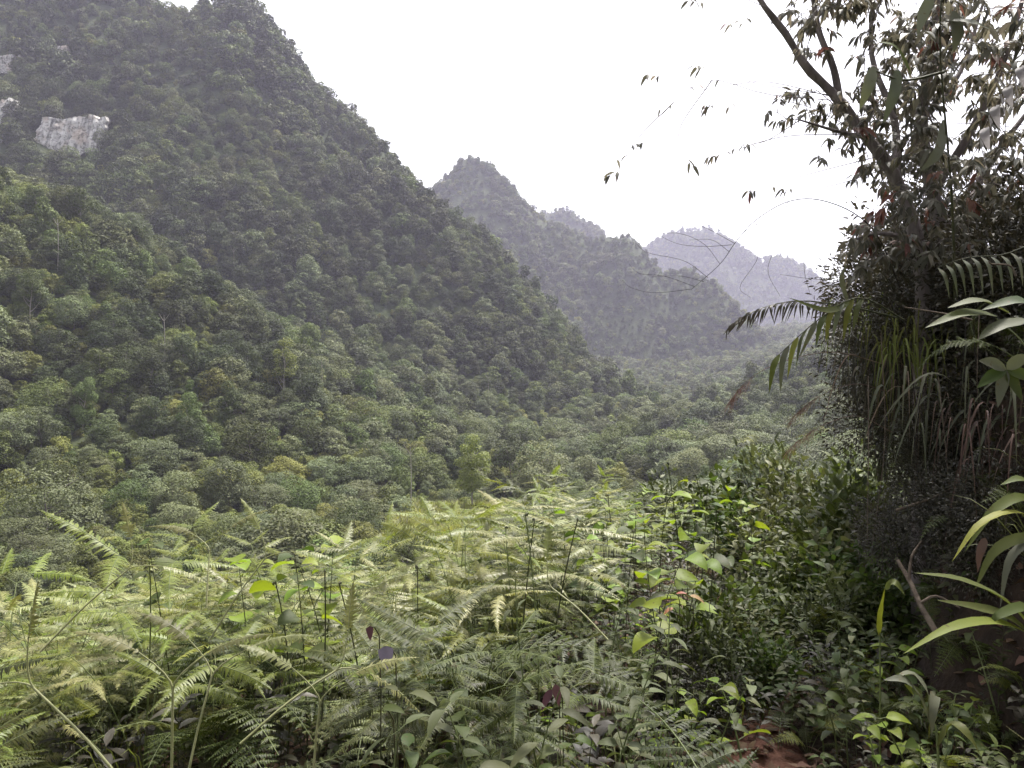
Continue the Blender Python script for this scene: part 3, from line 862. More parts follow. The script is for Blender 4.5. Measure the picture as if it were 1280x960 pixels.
for i in range(min(near_n, len(fx))):
    x, y = fx[i], fy[i]
    right = x > -.3 + .1 * y
    typ = 'fork' if rs.rand() < (.9 if y < 3.4 or y > 6 else (.8 if not right else .6)) else 'brack'
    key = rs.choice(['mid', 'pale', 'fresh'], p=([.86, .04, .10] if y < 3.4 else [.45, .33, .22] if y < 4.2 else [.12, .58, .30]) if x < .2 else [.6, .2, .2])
    zone = 'in the thicket at left' if x < -.9 - .12 * y else ('in the thicket at centre' if x < .02 * y else 'beside the broad-leaved herbs near the path')
    what = {'fork': 'forking fern with flat comb-like fronds', 'brack': 'arching feathery fern'}[typ]
    colw = {'mid': 'mid-green', 'pale': 'pale green', 'fresh': 'fresh yellowish green'}[key]
    t = empty('fern', (x, y, fz[i]), colw + ' ' + what + ' ' + zone, 'fern', what.replace('fern', 'ferns') + ' ' + zone)
    sc_ = rs.uniform(.78, 1.15) * (1 - .25 * ss(x, -.1, .7)) * np.interp(math.hypot(x, y), [1.4, 2.2, 4.5, 7], [.8, 1.12, 1.1, 1.02])
    n = rs.randint(5, 9) if typ == 'fork' else rs.randint(5, 8)
    a = rs.rand() * 6.28
    for k in range(n):
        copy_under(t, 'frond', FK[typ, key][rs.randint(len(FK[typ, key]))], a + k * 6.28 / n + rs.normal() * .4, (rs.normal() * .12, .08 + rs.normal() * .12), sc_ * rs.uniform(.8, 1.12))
# the many that are left, farther off
rest = slice(near_n, None)
collf = bpy.data.collections.new('fern_kinds')
j = 0
for key, q in FK.items():
    for me in q[:4]:
        collf.objects.link(bpy.data.objects.new('fern_kind_%02d' % j, me)); j += 1
P = np.column_stack([fx[rest], fy[rest], fz[rest]])
P = np.repeat(P, 5, 0); n_ = len(P)
if n_:
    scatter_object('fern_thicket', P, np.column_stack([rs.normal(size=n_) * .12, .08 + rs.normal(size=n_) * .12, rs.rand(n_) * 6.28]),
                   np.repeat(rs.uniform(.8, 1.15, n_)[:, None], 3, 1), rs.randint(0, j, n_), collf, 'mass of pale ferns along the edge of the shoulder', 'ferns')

# ------------------------------------------------------------------ undergrowth that fills the gaps
collu = bpy.data.collections.new('undergrowth_kinds')
def seedling_mesh(seed, mat, n=9, h=.3, l=.09, prof='ovate', w=.5):
    r = np.random.RandomState(seed); mb = MB()
    top = np.array([r.normal() * .06, r.normal() * .06, h])
    st = bez((0, 0, -.03), (0, 0, h * .6), top, 6); tube(mb, st, .003, .0015, 4, 1)
    for k in range(n):
        f = .25 + .75 * k / (n - 1); a = k * 2.4 + r.normal() * .3
        p = np.array([np.interp(f, np.linspace(0, 1, 6), st[:, c]) for c in range(3)])
        ll = l * r.uniform(.7, 1.25)
        leaf(mb, p, (math.cos(a), math.sin(a), .35 + r.normal() * .2), ll, ll * w, prof, r.uniform(.1, .45))
    return mb.mesh('seedling', [M[mat], M['dark_stalk']])
kinds_u = []
for v in range(4): kinds_u.append(seedling_mesh(60 + v, ['herb', 'dark_shrub', 'dark_shrub', 'shrub'][v], 10, .34, .085))
for v in range(3): kinds_u.append(seedling_mesh(70 + v, ['dark_shrub', 'herb', 'dark_shrub'][v], 14, .5, .1, 'lance', .3))
for v in range(2): kinds_u.append(blades_mesh('tuft', 80 + v, 16, .4, .3, M['grass'] if v else M['strap'], .007, .6, .7, 5))
for v in range(2): kinds_u.append(FK['brack', 'mid'][v])
for j, me in enumerate(kinds_u):
    collu.objects.link(bpy.data.objects.new('under_%02d' % j, me))
n0 = 7000
ux = rs.uniform(-6.5, 7, n0); uy = rs.uniform(.8, 13, n0)
ok = (np.abs(ux) < .75 * uy + 1.2) & (path_dist(ux, uy) > np.where(uy < 3.9, .22, .0)) & (np.hypot(ux, uy) > 1.5) & (ux < xbank(uy) + 2.5) & ((uy > 3.8) | (ux > -.2) | (rs.rand(n0) < .25))
ux, uy = ux[ok], uy[ok]; n_ = len(ux)
us = rs.uniform(.5, 1.25, n_) * np.where((path_dist(ux, uy) < .5) & (uy < 4), .55, 1) * np.where(ux > .9, .8, 1)
scatter_object('undergrowth', np.column_stack([ux, uy, GN(ux, uy)]), np.column_stack([rs.normal(size=n_) * .2, rs.normal(size=n_) * .2, rs.rand(n_) * 6.28]),
               np.repeat(us[:, None], 3, 1), rs.choice(len(kinds_u), n_, p=np.array([2, 3, 2, 3, 2, 2, 2, 1.5, 1.5, .8, .8]) / 20.6), collu, 'low mixed leafy undergrowth covering the shoulder', 'undergrowth')

colll = bpy.data.collections.new('litter_kinds')
for j in range(5):
    mb = MB(); L = .05 + .018 * j
    leaf(mb, (-L / 2, 0, .004), (1, .1, .12), L, L * .5, 'ovate', .12 * (j % 3), fold=.35 if j % 2 else -.3)
    colll.objects.link(bpy.data.objects.new('litter_%d' % j, mb.mesh('litter', M['litter'])))
n0 = 9000
ux = rs.uniform(-3, 5, n0); uy = rs.uniform(.8, 9, n0); ok = (np.abs(ux) < .75 * uy + 1) & (ux < xbank(uy) + .6) & ~((path_dist(ux, uy) < .25) & (rs.rand(n0) < .1))
ux, uy = ux[ok], uy[ok]; n_ = len(ux)
scatter_object('leaf_litter', np.column_stack([ux, uy, GN(ux, uy) + .02 + .03 * (path_dist(ux, uy) < .33)]), np.column_stack([rs.normal(size=n_) * .25, rs.normal(size=n_) * .25, rs.rand(n_) * 6.28]),
               np.repeat(rs.uniform(.6, 1.5, n_)[:, None], 3, 1), rs.randint(0, 5, n_), colll, 'brown fallen leaves littering the soil and path', 'leaf litter')

# ------------------------------------------------------------------ broad-leaved herbs and saplings
def herb_parts(seed, h, ll, prof, w, mats, pairs):
    r = np.random.RandomState(seed)
    top = np.array([r.normal() * .08, r.normal() * .08, h])
    st = bez((0, 0, -.05), (r.normal() * .03, r.normal() * .03, h * .6), top, 9)
    mb = MB(); tube(mb, st, .0048, .002, 5)
    stem = mb.mesh('stem', M[mats[1]]); leaves = []
    for k in range(pairs):
        f = .35 + .65 * (k + 1) / pairs; a = k * 1.57 + r.normal() * .25
        p = np.array([np.interp(f, np.linspace(0, 1, 9), st[:, c]) for c in range(3)])
        for s_ in (0, math.pi):
            L = ll * r.uniform(.75, 1.2) * (1.1 - .35 * f)
            mb = MB(); d = unit((math.cos(a + s_), math.sin(a + s_), .4 + .2 * r.normal()))
            pe = p + d * L * .25; tube(mb, [p, pe], .0016, .0012, 4, 1)
            leaf(mb, pe, unit(d * np.array([1, 1, .35])), L, L * w, prof, r.uniform(.15, .5), seg=7, roll=r.normal() * .25)
            leaves.append(mb.mesh('leaf', [M[mats[0]], M[mats[1]]]))
    return stem, leaves
HERB = {
    'heart': [herb_parts(200 + v, 1.15 + .1 * (v % 3), .165, 'heart', .88, ('herb' if v == 2 else 'herb_fresh', 'dark_stalk'), 4) for v in range(4)],
    'oval': [herb_parts(220 + v, .7 + .1 * (v % 3), .11, 'ovate', .55, ('herb' if v % 2 else 'shrub', 'stalk'), 5) for v in range(4)],
    'lance': [herb_parts(240 + v, .95 + .1 * (v % 3), .15, 'lance', .3, ('shrub', 'stalk'), 5) for v in range(4)],
    'seedling': [herb_parts(260 + v, .26 + .05 * (v % 3), .1, 'ovate', .5, ('herb_fresh' if v == 1 else 'herb', 'stalk'), 4) for v in range(4)],
}
HW = {'heart': ('broadleaf_herb', 'tall herb with bright heart-shaped leaves', 'herb'),
      'oval': ('leafy_herb', 'bushy herb with paired oval leaves', 'herb'),
      'lance': ('leafy_herb', 'herb with long narrow drooping leaves', 'herb'),
      'seedling': ('seedling', 'small seedling with paired pointed leaves', 'seedling')}
def plant(kind, x, y, scale=1.0, where='', v=None, rot=None, label=None, dz=0.0):
    stem, leaves = HERB[kind][rs.randint(4) if v is None else v]
    nm, lab, cat = HW[kind]
    t = empty(nm, (x, y, float(GN(x, y)) + dz), label or (lab + ' ' + where), cat, None if label else (lab + ' ' + where))
    t.rotation_euler = (rs.normal() * .08, rs.normal() * .08 + .04, rs.rand() * 6.28 if rot is None else rot); t.scale = (scale,) * 3
    copy_under(t, 'stem', stem)
    for me in leaves: copy_under(t, 'leaf', me)
    return t
# the bright heart-leaved ones on the crest of the shoulder
for px_, py_, d in [(745, 650, 5.6), (762, 640, 6.0), (830, 612, 5.2), (868, 620, 5.6), (815, 675, 4.2), (842, 640, 4.6), (930, 606, 7.6), (905, 640, 6.2), (700, 628, 8.2), (720, 618, 9.0), (790, 610, 8.6),
                    (670, 640, 7.4), (875, 598, 9.2), (950, 640, 6.6), (800, 632, 6.8), (355, 690, 4.6), (395, 672, 5.0), (385, 715, 4.0), (225, 700, 4.6), (850, 660, 4.9), (780, 690, 4.4), (975, 622, 7.8), (640, 650, 7.6), (770, 662, 5.0), (725, 668, 5.2), (862, 650, 5.2), (795, 655, 5.4), (330, 705, 4.2), (410, 690, 4.4)]:
    p = W(px_, py_, d); g = float(GN(p[0], p[1]))
    plant('heart', p[0], p[1], max(.45, (p[2] - g) / 1.22), 'in the fern thicket at left' if px_ < 500 else 'on the crest of the shoulder')
cx_ = rs.uniform(-1.2, 5.2, 1800); cy_ = rs.uniform(2.3, 10.5, 1800)
ok = (cx_ / cy_ > np.interp(cy_, [2.3, 4, 6], [-.2, -.1, .02])) & (cx_ < xbank(cy_) - .35) & (path_dist(cx_, cy_) > np.where(cy_ < 3.9, .34, .0)) & (np.abs(cx_) < .7 * cy_)
cx_, cy_ = cx_[ok], cy_[ok]; ki = thin_by(cx_, cy_, .36); cx_, cy_ = cx_[ki][:185], cy_[ki][:185]
for x, y in zip(cx_, cy_):
    k = rs.choice(['heart', 'oval', 'lance'], p=[.03, .55, .42])
    plant(k, x, y, rs.uniform(.65, 1.0) * (.8 if x > .3 * y else 1), 'on the slope left of the path' if x < path_x(y) else 'between path and bank') if False else plant(k, x, y, rs.uniform(.6, 1.0) * np.interp(y, [2.3, 4, 5], [.6, .8, 1]), 'on the slope left of the path' if x < np.interp(y, PATH[:, 1], PATH[:, 0]) else 'between the path and the bank')
# herbs mixed with the near ferns
for px_, py_, d in [(650, 860, 2.6), (700, 800, 3.0), (560, 820, 2.7), (600, 780, 3.2), (740, 840, 2.8), (780, 800, 3.2), (830, 830, 3.0), (520, 860, 2.4), (690, 905, 2.3), (610, 915, 2.2), (850, 780, 3.5), (885, 800, 3.4),
                    (760, 760, 3.6), (500, 930, 2.2), (800, 890, 2.7)]:
    p = W(px_, py_, d); g = float(GN(p[0], p[1])); k = rs.choice(['oval', 'lance'])
    plant(k, p[0], p[1], float(np.clip((p[2] - g) / .85, .35, 1.0)), 'among the ferns left of the path')
# seedlings by the path
for x, y in zip(rs.uniform(.2, 3.2, 520), rs.uniform(2.1, 6.0, 520)):
    if path_dist(np.array([x]), np.array([y]))[0] < (.22 if y < 4.0 else .0) or x > xbank(y) + .1 or x > .68 * y: continue
    if rs.rand() < .55: plant('seedling', x, y, rs.uniform(.6, 1.3), 'in the path verge')
plant('seedling', *W(935, 800, 3.5)[:2], 1.5, v=1, label='yellowish seedling with paired leaves at the head of the clay path')
plant('seedling', *W(893, 945, 2.75)[:2], 1.15, v=1, label='large-leaved bright seedling at the near left edge of the clay path')

# ------------------------------------------------------------------ upright stalks with curled heads and pale forked stalks
def stalk(px_, py0, py1, d, label, mat='dark_stalk', lean=0.0, head=True, r0=.0055):
    top = W(px_, py0, d); x = top[0] - lean; g = float(GN(x, d))
    mb = MB(); path = bez((x, d, g - .05), (x + lean * .2 + rs.normal() * .05, d + .02 + rs.normal() * .05, (g + top[2]) / 2), top, 10)
    tube(mb, path, r0, r0 * .65, 6)
    o = mb.build('upright_stalk', M[mat]); tag(o, label, 'stalk')
    if head:
        mb = MB(); a = np.linspace(0, rs.uniform(3, 5.5), 14); rr = np.linspace(1, .3, 14) * rs.uniform(.008, .015); an = rs.rand() * 6.28
        hx = rr[0] - rr * np.cos(a)
        sp = np.column_stack([top[0] + hx * math.cos(an), top[1] + hx * math.sin(an), top[2] + rr * np.sin(a)])
        tube(mb, sp, r0 * 1.3, r0 * .7, 5); h = mb.build('curled_head', M['dark_stalk'], o)
        for a in (0.4, 2.5):
            mb = MB(); leaf(mb, top, (math.cos(a), math.sin(a) * .4, .3), .07, .012, 'lance', .4); mb.build('side_leaf', M['fern'], o)
for q in [(406, 715, 3.6, 'dark upright stalk left of its twin in the left fern thicket'), (424, 730, 3.5, 'dark upright stalk right of its twin in the left fern thicket'),
          (657, 645, 3.7, 'tallest green upright stalk in the middle of the fern thicket'), (722, 650, 4.0, 'bent dark stalk with a curled head below the heart-leaved herbs'),
          (668, 650, 4.2, 'dark stalk with curled head close behind the tallest stalk'), (835, 580, 5.4, 'dark stalk rising highest above the crest of the shoulder'),
          (632, 660, 4.6, 'thin dark stalk left of the tallest green stalk'), (870, 595, 6.0, 'dark stalk right of the highest one on the crest'), (760, 620, 6.0, 'dark stalk among bright heart leaves on the crest'),
          (522, 710, 4.4, 'short dark stalk in the gap between the two fern mounds'), (896, 640, 5.2, 'slim dark stalk among the shrubs at right of the crest'), (345, 730, 4.0, 'short dark stalk at the middle of the left fern mound')]:
    stalk(q[0], q[1], 0, q[2], q[3], 'stalk' if 'green' in q[3] else 'dark_stalk', lean=.09 * rs.normal(), r0=.0048)
def forked(px0, py0, px1, py1, d0, d1, label, fork=.12, r0=.004):
    a, b = W(px0, py0, d0), W(px1, py1, d1)
    g = float(GN(a[0], a[1]))
    mb = MB()
    tube(mb, bez((a[0] - .02, a[1], min(g - .03, a[2])), a * .6 + b * .4, b, 10) if False else smooth_path([a, (a + b) / 2 + np.array([0, 0, .015]), b], 9), r0, r0 * .75, 6)
    o = mb.build('forked_stalk', M['pale_stalk']); tag(o, label, 'stalk')
    d = unit(b - a); s_ = unit(np.cross(d, (0, 1, .2)))
    for sgn in (-1, 1):
        mb = MB(); e = b + (d * .8 + s_ * sgn * .75) * fork
        tube(mb, bez(b, b + d * fork * .3, e, 5), r0 * .7, r0 * .4, 5); o2 = mb.build('fork', M['pale_stalk'], o)
        mb = MB(); pinna(mb, e, d * .5 + s_ * sgn * .8, (0, -.3, 1), .2, .03, 20, .25); mb.build('pinna', [M['fern_pale'], M['pale_stalk']], o)
for q in [(214, 1010, 216, 862, 2.0, 2.0, 'pale vertical forked stalk at the lower left of the ferns'), (228, 1000, 264, 848, 2.1, 2.2, 'pale slanting stalk right of the vertical forked one'),
          (180, 1010, 42, 860, 1.9, 1.95, 'pale stalk leaning up to the left at the lower left corner'), (50, 815, 160, 712, 3.0, 3.2, 'long pale stalk slanting up right on the left mound'),
          (262, 800, 330, 700, 3.2, 3.3, 'pale stalk slanting up from the middle of the left ferns'), (300, 930, 420, 838, 2.3, 2.5, 'thin pale stalk slanting right above the lower ferns'),
          (258, 760, 262, 690, 3.1, 3.2, 'short pale stalk standing on the left mound'), (392, 960, 400, 880, 2.2, 2.2, 'short pale forked stalk at the bottom left of centre'),
          (760, 800, 690, 735, 3.2, 3.4, 'pale stalk slanting up left in front of the dark stalks')]:
    forked(*q)

# single conspicuous leaves
def lone_leaf(name, px_, py_, d, L, w, mat, dirv, label, prof='heart', droop=.3, up=(0, -1, .3), cat='leaf'):
    p = W(px_, py_, d); mb = MB(); g = float(GN(p[0], p[1]))
    leaf(mb, (0, 0, 0), dirv, L, w, prof, droop, up, 7, .2)
    o = mb.build(name, M[mat], loc=tuple(p)); tag(o, label, cat)
    mb = MB(); tube(mb, smooth_path([(0, 0, 0), (.03, .05, -.12), (.02, .08, g - p[2] - .03)], 6), .0022, .003, 4)
    mb.build('stem', M['dark_stalk'], o)
lone_leaf('withered_leaf', 482, 808, 2.5, .06, .05, 'mauve', (.1, -.2, -1), 'mauve grey withered leaf hanging at centre of the ferns')
lone_leaf('withered_leaf', 462, 783, 2.7, .038, .026, 'maroon', (.1, -.2, -1), 'small maroon leaf just above the mauve withered leaf')
lone_leaf('withered_leaf', 690, 862, 2.5, .06, .026, 'maroon', (-.6, -.3, -.8), 'large drooping maroon leaf low among the herbs', 'lance')
lone_leaf('withered_leaf', 694, 855, 2.5, .055, .028, 'maroon', (.2, -.4, -.9), 'shorter maroon leaf drooping beside the large one', 'lance')
lone_leaf('red_leaf', 845, 742, 3.6, .065, .024, 'orange', (.7, -.3, .2), 'orange red leaf spreading right on the herb slope', 'lance', .4, (0, -.3, 1))
lone_leaf('red_leaf', 842, 760, 3.5, .055, .022, 'orange', (-.8, -.3, -.1), 'orange red leaf drooping left on the herb slope', 'lance', .4, (0, -.3, 1))
lone_leaf('red_leaf', 862, 745, 3.55, .07, .03, 'tan_dead', (.9, -.2, 0), 'yellow orange leaf right of the orange red leaves', 'lance', .5, (0, -.3, 1))
lone_leaf('dead_leaf', 478, 885, 2.25, .075, .03, 'herb', (.9, -.3, .1), 'narrow green leaf lying over the ferns below centre', 'ovate', .2, (0, -.4, 1))
for px_, py_, mt, rz, lab in [(828, 950, 'tan_dead', .4, 'curled orange brown dead leaf at bottom edge, left of two'), (858, 952, 'tan_dead', 1.6, 'curled orange brown dead leaf at bottom edge, right of two'),
                              (1012, 925, 'litter', 2.5, 'brown dead leaf lying on the red clay path')]:
    d = 1.6 / ((py_ - 480) / 960) * .98; x = (px_ - 640) / 960 * d
    mb = MB(); leaf(mb, (-.06, 0, 0), (1, 0, .3), .13, .09, 'heart', .25, seg=7, fold=.5)
    o = mb.build('dead_leaf', M[mt], loc=(x, d, float(GN(x, d)) + .05)); o.rotation_euler = (0, 0, rz); tag(o, lab, 'leaf')

# ------------------------------------------------------------------ shrubs on the shoulder and the bank
def bush_mesh(seed, Rw, H, n, ll, mat, w=.42, base=.1, prof='lance', hang=.3):
    r = np.random.RandomState(seed); mb = MB()
    pts = r.normal(size=(n, 3)); pts = unit(pts) * (r.rand(n, 1) ** .42)
    lump = 1 + .28 * np.sin(pts[:, :1] * 5 + seed) * np.cos(pts[:, 1:2] * 4 + seed * 2)
    pts = pts * np.array([Rw, Rw, (H - base) * .5]) * lump + np.array([0, 0, base + (H - base) * .52])
    d = unit(pts - np.array([0, 0, H * .35])) + r.normal(size=(n, 3)) * .5 - np.array([0, 0, hang])
    d = unit(d)
    L = ll * r.uniform(.6, 1.3, n)[:, None]
    up = unit(np.array([0, 0, 1.0]) + r.normal(size=(n, 3)) * .5)
    S = unit(np.cross(d, up)); N = np.cross(S, d)
    p0 = pts; p1 = pts + d * L * .35; p2 = pts + d * L * .7 - N * L * .06; p3 = pts + d * L - N * L * .2
    V = np.stack([p0, p1 + S * L * w * .5 + N * L * .05, p1 - S * L * w * .5 + N * L * .05, p1, p2 + S * L * w * .36 + N * L * .02, p2 - S * L * w * .36 + N * L * .02, p2, p3], 1).reshape(-1, 3)
    i = np.arange(n) * 8
    mb.add(V, np.concatenate([np.stack([i + 3, i + 1, i + 4, i + 6], -1), np.stack([i + 2, i + 3, i + 6, i + 5], -1)]))
    i2 = np.concatenate([np.stack([i, i + 1, i + 3], -1), np.stack([i, i + 3, i + 2], -1), np.stack([i + 6, i + 4, i + 7], -1), np.stack([i + 5, i + 6, i + 7], -1)])
    mb.V.append(np.zeros((0, 3))); mb.F.append(i2); mb.M.append(np.zeros(len(i2), int))
    return mb.mesh('foliage', M[mat])
def stems_mesh(seed, Rw, H, n=9, r0=.009, mat='dark_stalk'):
    r = np.random.RandomState(seed); mb = MB()
    for k in range(n):
        a = r.rand() * 6.28; e = np.array([math.cos(a) * Rw * .7 * r.rand(), math.sin(a) * Rw * .7 * r.rand(), H * r.uniform(.65, .95)])
        tube(mb, bez((r.normal() * .04, r.normal() * .04, -.1), e * np.array([.25, .25, .6]), e, 7), r0, r0 * .3, 5)
    return mb.mesh('stems', M[mat])
BUSH = {'light': [(bush_mesh(400 + v, .5, 1.15, 760, .10, 'shrub'), stems_mesh(410 + v, .5, 1.15)) for v in range(3)],
        'green': [(bush_mesh(420 + v, .45, 1.0, 640, .115, 'herb', .5, .1, 'ovate'), stems_mesh(430 + v, .45, 1.0)) for v in range(3)],
        'dark': [(bush_mesh(440 + v, .75, 1.5, 5200, .06, 'dark_shrub', .34, 0.0), stems_mesh(450 + v, .75, 1.5, 14)) for v in range(4)]}
def bush(kind, x, y, z, s_, label, group=None, tilt=(0, 0), name='shrub'):
    a, b = BUSH[kind][rs.randint(len(BUSH[kind]))]
    t = empty(name, (x, y, z), label, 'shrub', group); t.rotation_euler = (tilt[0], tilt[1], rs.rand() * 6.28); t.scale = (s_, s_, s_ * rs.uniform(.9, 1.1))
    copy_under(t, 'foliage', a); copy_under(t, 'stems', b)
for px_, d, k, s_ in [(975, 8.2, 'light', .95), (1010, 7.6, 'green', .95), (1040, 7.9, 'light', 1.0), (1065, 7.0, 'green', 1.05), (1090, 7.4, 'light', 1.1), (1030, 6.6, 'light', .85), (1075, 6.2, 'green', .9),
                      (990, 6.6, 'green', .8), (945, 7.2, 'light', .85), (1100, 6.4, 'light', 1.1), (1055, 9.2, 'green', 1.2), (1000, 9.4, 'light', 1.15), (1085, 8.8, 'light', 1.3), (915, 8.4, 'green', .9), (1050, 5.6, 'light', .6),
                      (1110, 5.6, 'green', .8), (960, 5.8, 'green', .6), (1020, 5.4, 'light', .5), (960, 10.2, 'light', 1.2), (900, 10.4, 'green', 1.1), (840, 10.8, 'light', 1.0)]:
    x = (px_ - 640) / 960 * d
    w_ = {'light': 'pale-leaved', 'green': 'fresh green'}[k] + ' small-leaved shrub ' + ('near the foot of the bank' if px_ > 1000 else 'on the right of the crest')
    bush(k, x, d, float(GN(x, d)) - .05, s_, w_, w_.replace('shrub', 'shrubs'))
for px_, d, k, s_ in [(902, 4.5, 'light', .5), (878, 4.9, 'green', .6), (935, 5.0, 'light', .55), (910, 5.4, 'green', .65), (850, 4.6, 'dark', .35), (890, 4.2, 'dark', .3), (960, 4.6, 'green', .42)]:
    x = (px_ - 640) / 960 * d
    w_ = {'light': 'pale-leaved', 'green': 'fresh green', 'dark': 'dark'}[k] + ' low shrub closing over the head of the clay path'
    bush(k, x, d, float(GN(x, d)) - .05, s_, w_, w_.replace('shrub', 'shrubs'))
for x, y in zip(rs.uniform(1.5, 3.0, 200), rs.uniform(2.2, 4.6, 200)):      # verge right of the path, in front of the bank
    if x > .72 * y or x > xbank(y) + .4 or rs.rand() > .34: continue
    if rs.rand() < .5: plant('oval' if rs.rand() < .6 else 'lance', x, y, rs.uniform(.3, .6), 'on the verge right of the path')
    else:
        t = empty('fern', (x, y, float(GN(x, y))), 'small green fern on the verge right of the path', 'fern', 'ferns on the verge')
        for j in range(5): copy_under(t, 'frond', FK['brack', 'mid' if rs.rand() < .7 else 'fresh'][rs.randint(5)], j * 1.25 + rs.normal() * .3, (rs.normal() * .15, rs.normal() * .15), rs.uniform(.22, .4))
# dark bushes heaped on and over the bank
for k, (px_, py_, d, s_) in enumerate([(1180, 400, 5.8, .8), (1250, 380, 5.4, .9), (1130, 370, 6.4, .62), (1200, 330, 6.3, .9), (1280, 310, 6.0, 1.1), (1125, 440, 6.2, .6), (1240, 450, 5.4, .7), (1320, 420, 5.0, 1.0),
                                        (1100, 450, 7.2, .7), (1160, 340, 7.4, .95), (1370, 340, 5.6, 1.2), (1190, 470, 5.7, .6), (1105, 360, 7.8, .7), (1240, 320, 7.6, 1.3), (1150, 440, 6.0, .6), (1210, 400, 5.6, .7),
                                        (1330, 520, 4.6, .7), (1275, 470, 5.1, .6), (1100, 520, 7.0, .7), (1130, 510, 6.4, .6), (1090, 400, 8.2, .6), (1165, 290, 6.8, .6), (1150, 600, 5.0, .36), (1172, 560, 5.0, .42), (1145, 660, 5.0, .36), (1190, 640, 4.7, .38), (1160, 530, 5.1, .4), (1230, 610, 4.5, .4), (1225, 690, 4.3, .34)]):
    p = W(px_, py_, d)
    bush('dark', p[0], p[1], p[2] - .75 * s_, s_, 'dark small-leaved bush heaped over the right bank', 'dark bushes over the right bank', (rs.normal() * .3, -.15 + rs.normal() * .3))
# ------------------------------------------------------------------ the trees leaning out over the bank
def nearest_link(nodes, p):
    d = np.linalg.norm(nodes - p, axis=1) + .6 * np.clip(nodes[:, 2] - p[2], 0, None)
    return int(np.argmin(d))

def sprig(mbl, p, n, L, w, r, spread=1.0, red=False, axis=None):
    axis = unit(r.normal(size=3) * np.array([1, 1, .4]) + np.array([-.4, 0, -.25])) if axis is None else unit(axis)
    for k in range(n):
        q = p + axis * L * 1.1 * (k / max(1, n - 1)) * spread
        side = unit(np.cross(axis, (0, 0, 1))) * (1 if k % 2 else -1)
        d = unit(side * .6 + axis * .45 + np.array([0, 0, -.55]) + r.normal(size=3) * .28)
        l = L * r.uniform(.65, 1.2)
        leaf(mbl, q, d, l, l * w, 'lance', r.uniform(.15, .4), unit(np.array([0, -.3, 1]) + r.normal(size=3) * .4), 4, .2, 1 if red or r.rand() < .03 else 0)
    return axis

def leafy_tree(label, trunk_pts, r0, r1, limbs, targets, seed, leaf_n=(8, 14), L=.085, extra=()):
    r = np.random.RandomState(seed)
    TP = smooth_path(trunk_pts, 26)
    root = empty('leaning_tree', tuple(TP[0]), label, 'tree')
    off = TP[0]
    mb = MB(); rad = np.linspace(r0, r1, 26) * (1 + .12 * np.sin(np.arange(26) * 1.9))
    tube(mb, TP - off, rad, sides=10); mb.build('trunk', M['bark'], root)
    nodes = [TP[6:]]
    for lp, a, b in limbs:
        P = smooth_path(lp, 16); mb = MB(); tube(mb, P - off, a, b, 7); mb.build('limb', M['bark'], root); nodes.append(P)
    nodes = np.vstack(nodes)
    ml = MB()
    d0 = [np.linalg.norm(nodes - t, axis=1).min() for t in targets]
    for i in np.argsort(d0):
        t = targets[i]; k = nearest_link(nodes, t); a = nodes[k]
        ln = np.linalg.norm(t - a)
        mid = (a + t) / 2 + r.normal(size=3) * ln * .1 + np.array([0, 0, ln * .10])
        P = bez(a, mid, t, 7)
        tube(ml, P - off, .003 + .005 * min(ln, 1.2), .0018, 4, 2)
        nodes = np.vstack([nodes, P[2:]])
        red = r.rand() < .035
        sprig(ml, t - off, r.randint(*leaf_n), L * r.uniform(.7, 1.25), .33, r, red=red)
        if ln > .3: sprig(ml, P[4] - off, r.randint(3, 6), L * r.uniform(.7, 1.1), .33, r, red=red)
    for pts, n in extra:          # long thin twigs that reach out against the sky, leaves only at the tips
        P = smooth_path(pts, 14); mt = MB(); tube(mt, P - off, .0038, .0012, 4); mt.build('twig', M['bark'], root)
        ax = P[-1] - P[-3]
        sprig(ml, P[-1] - off, n + 2, .08, .3, r, .9, axis=ax * np.array([1, 1, .3]))
        if n > 3: sprig(ml, P[-4] - off, 2, .065, .3, r)
    ml.build('crown', [M['tree_leaf'], M['tree_leaf_red'], M['bark']], root)
    return root

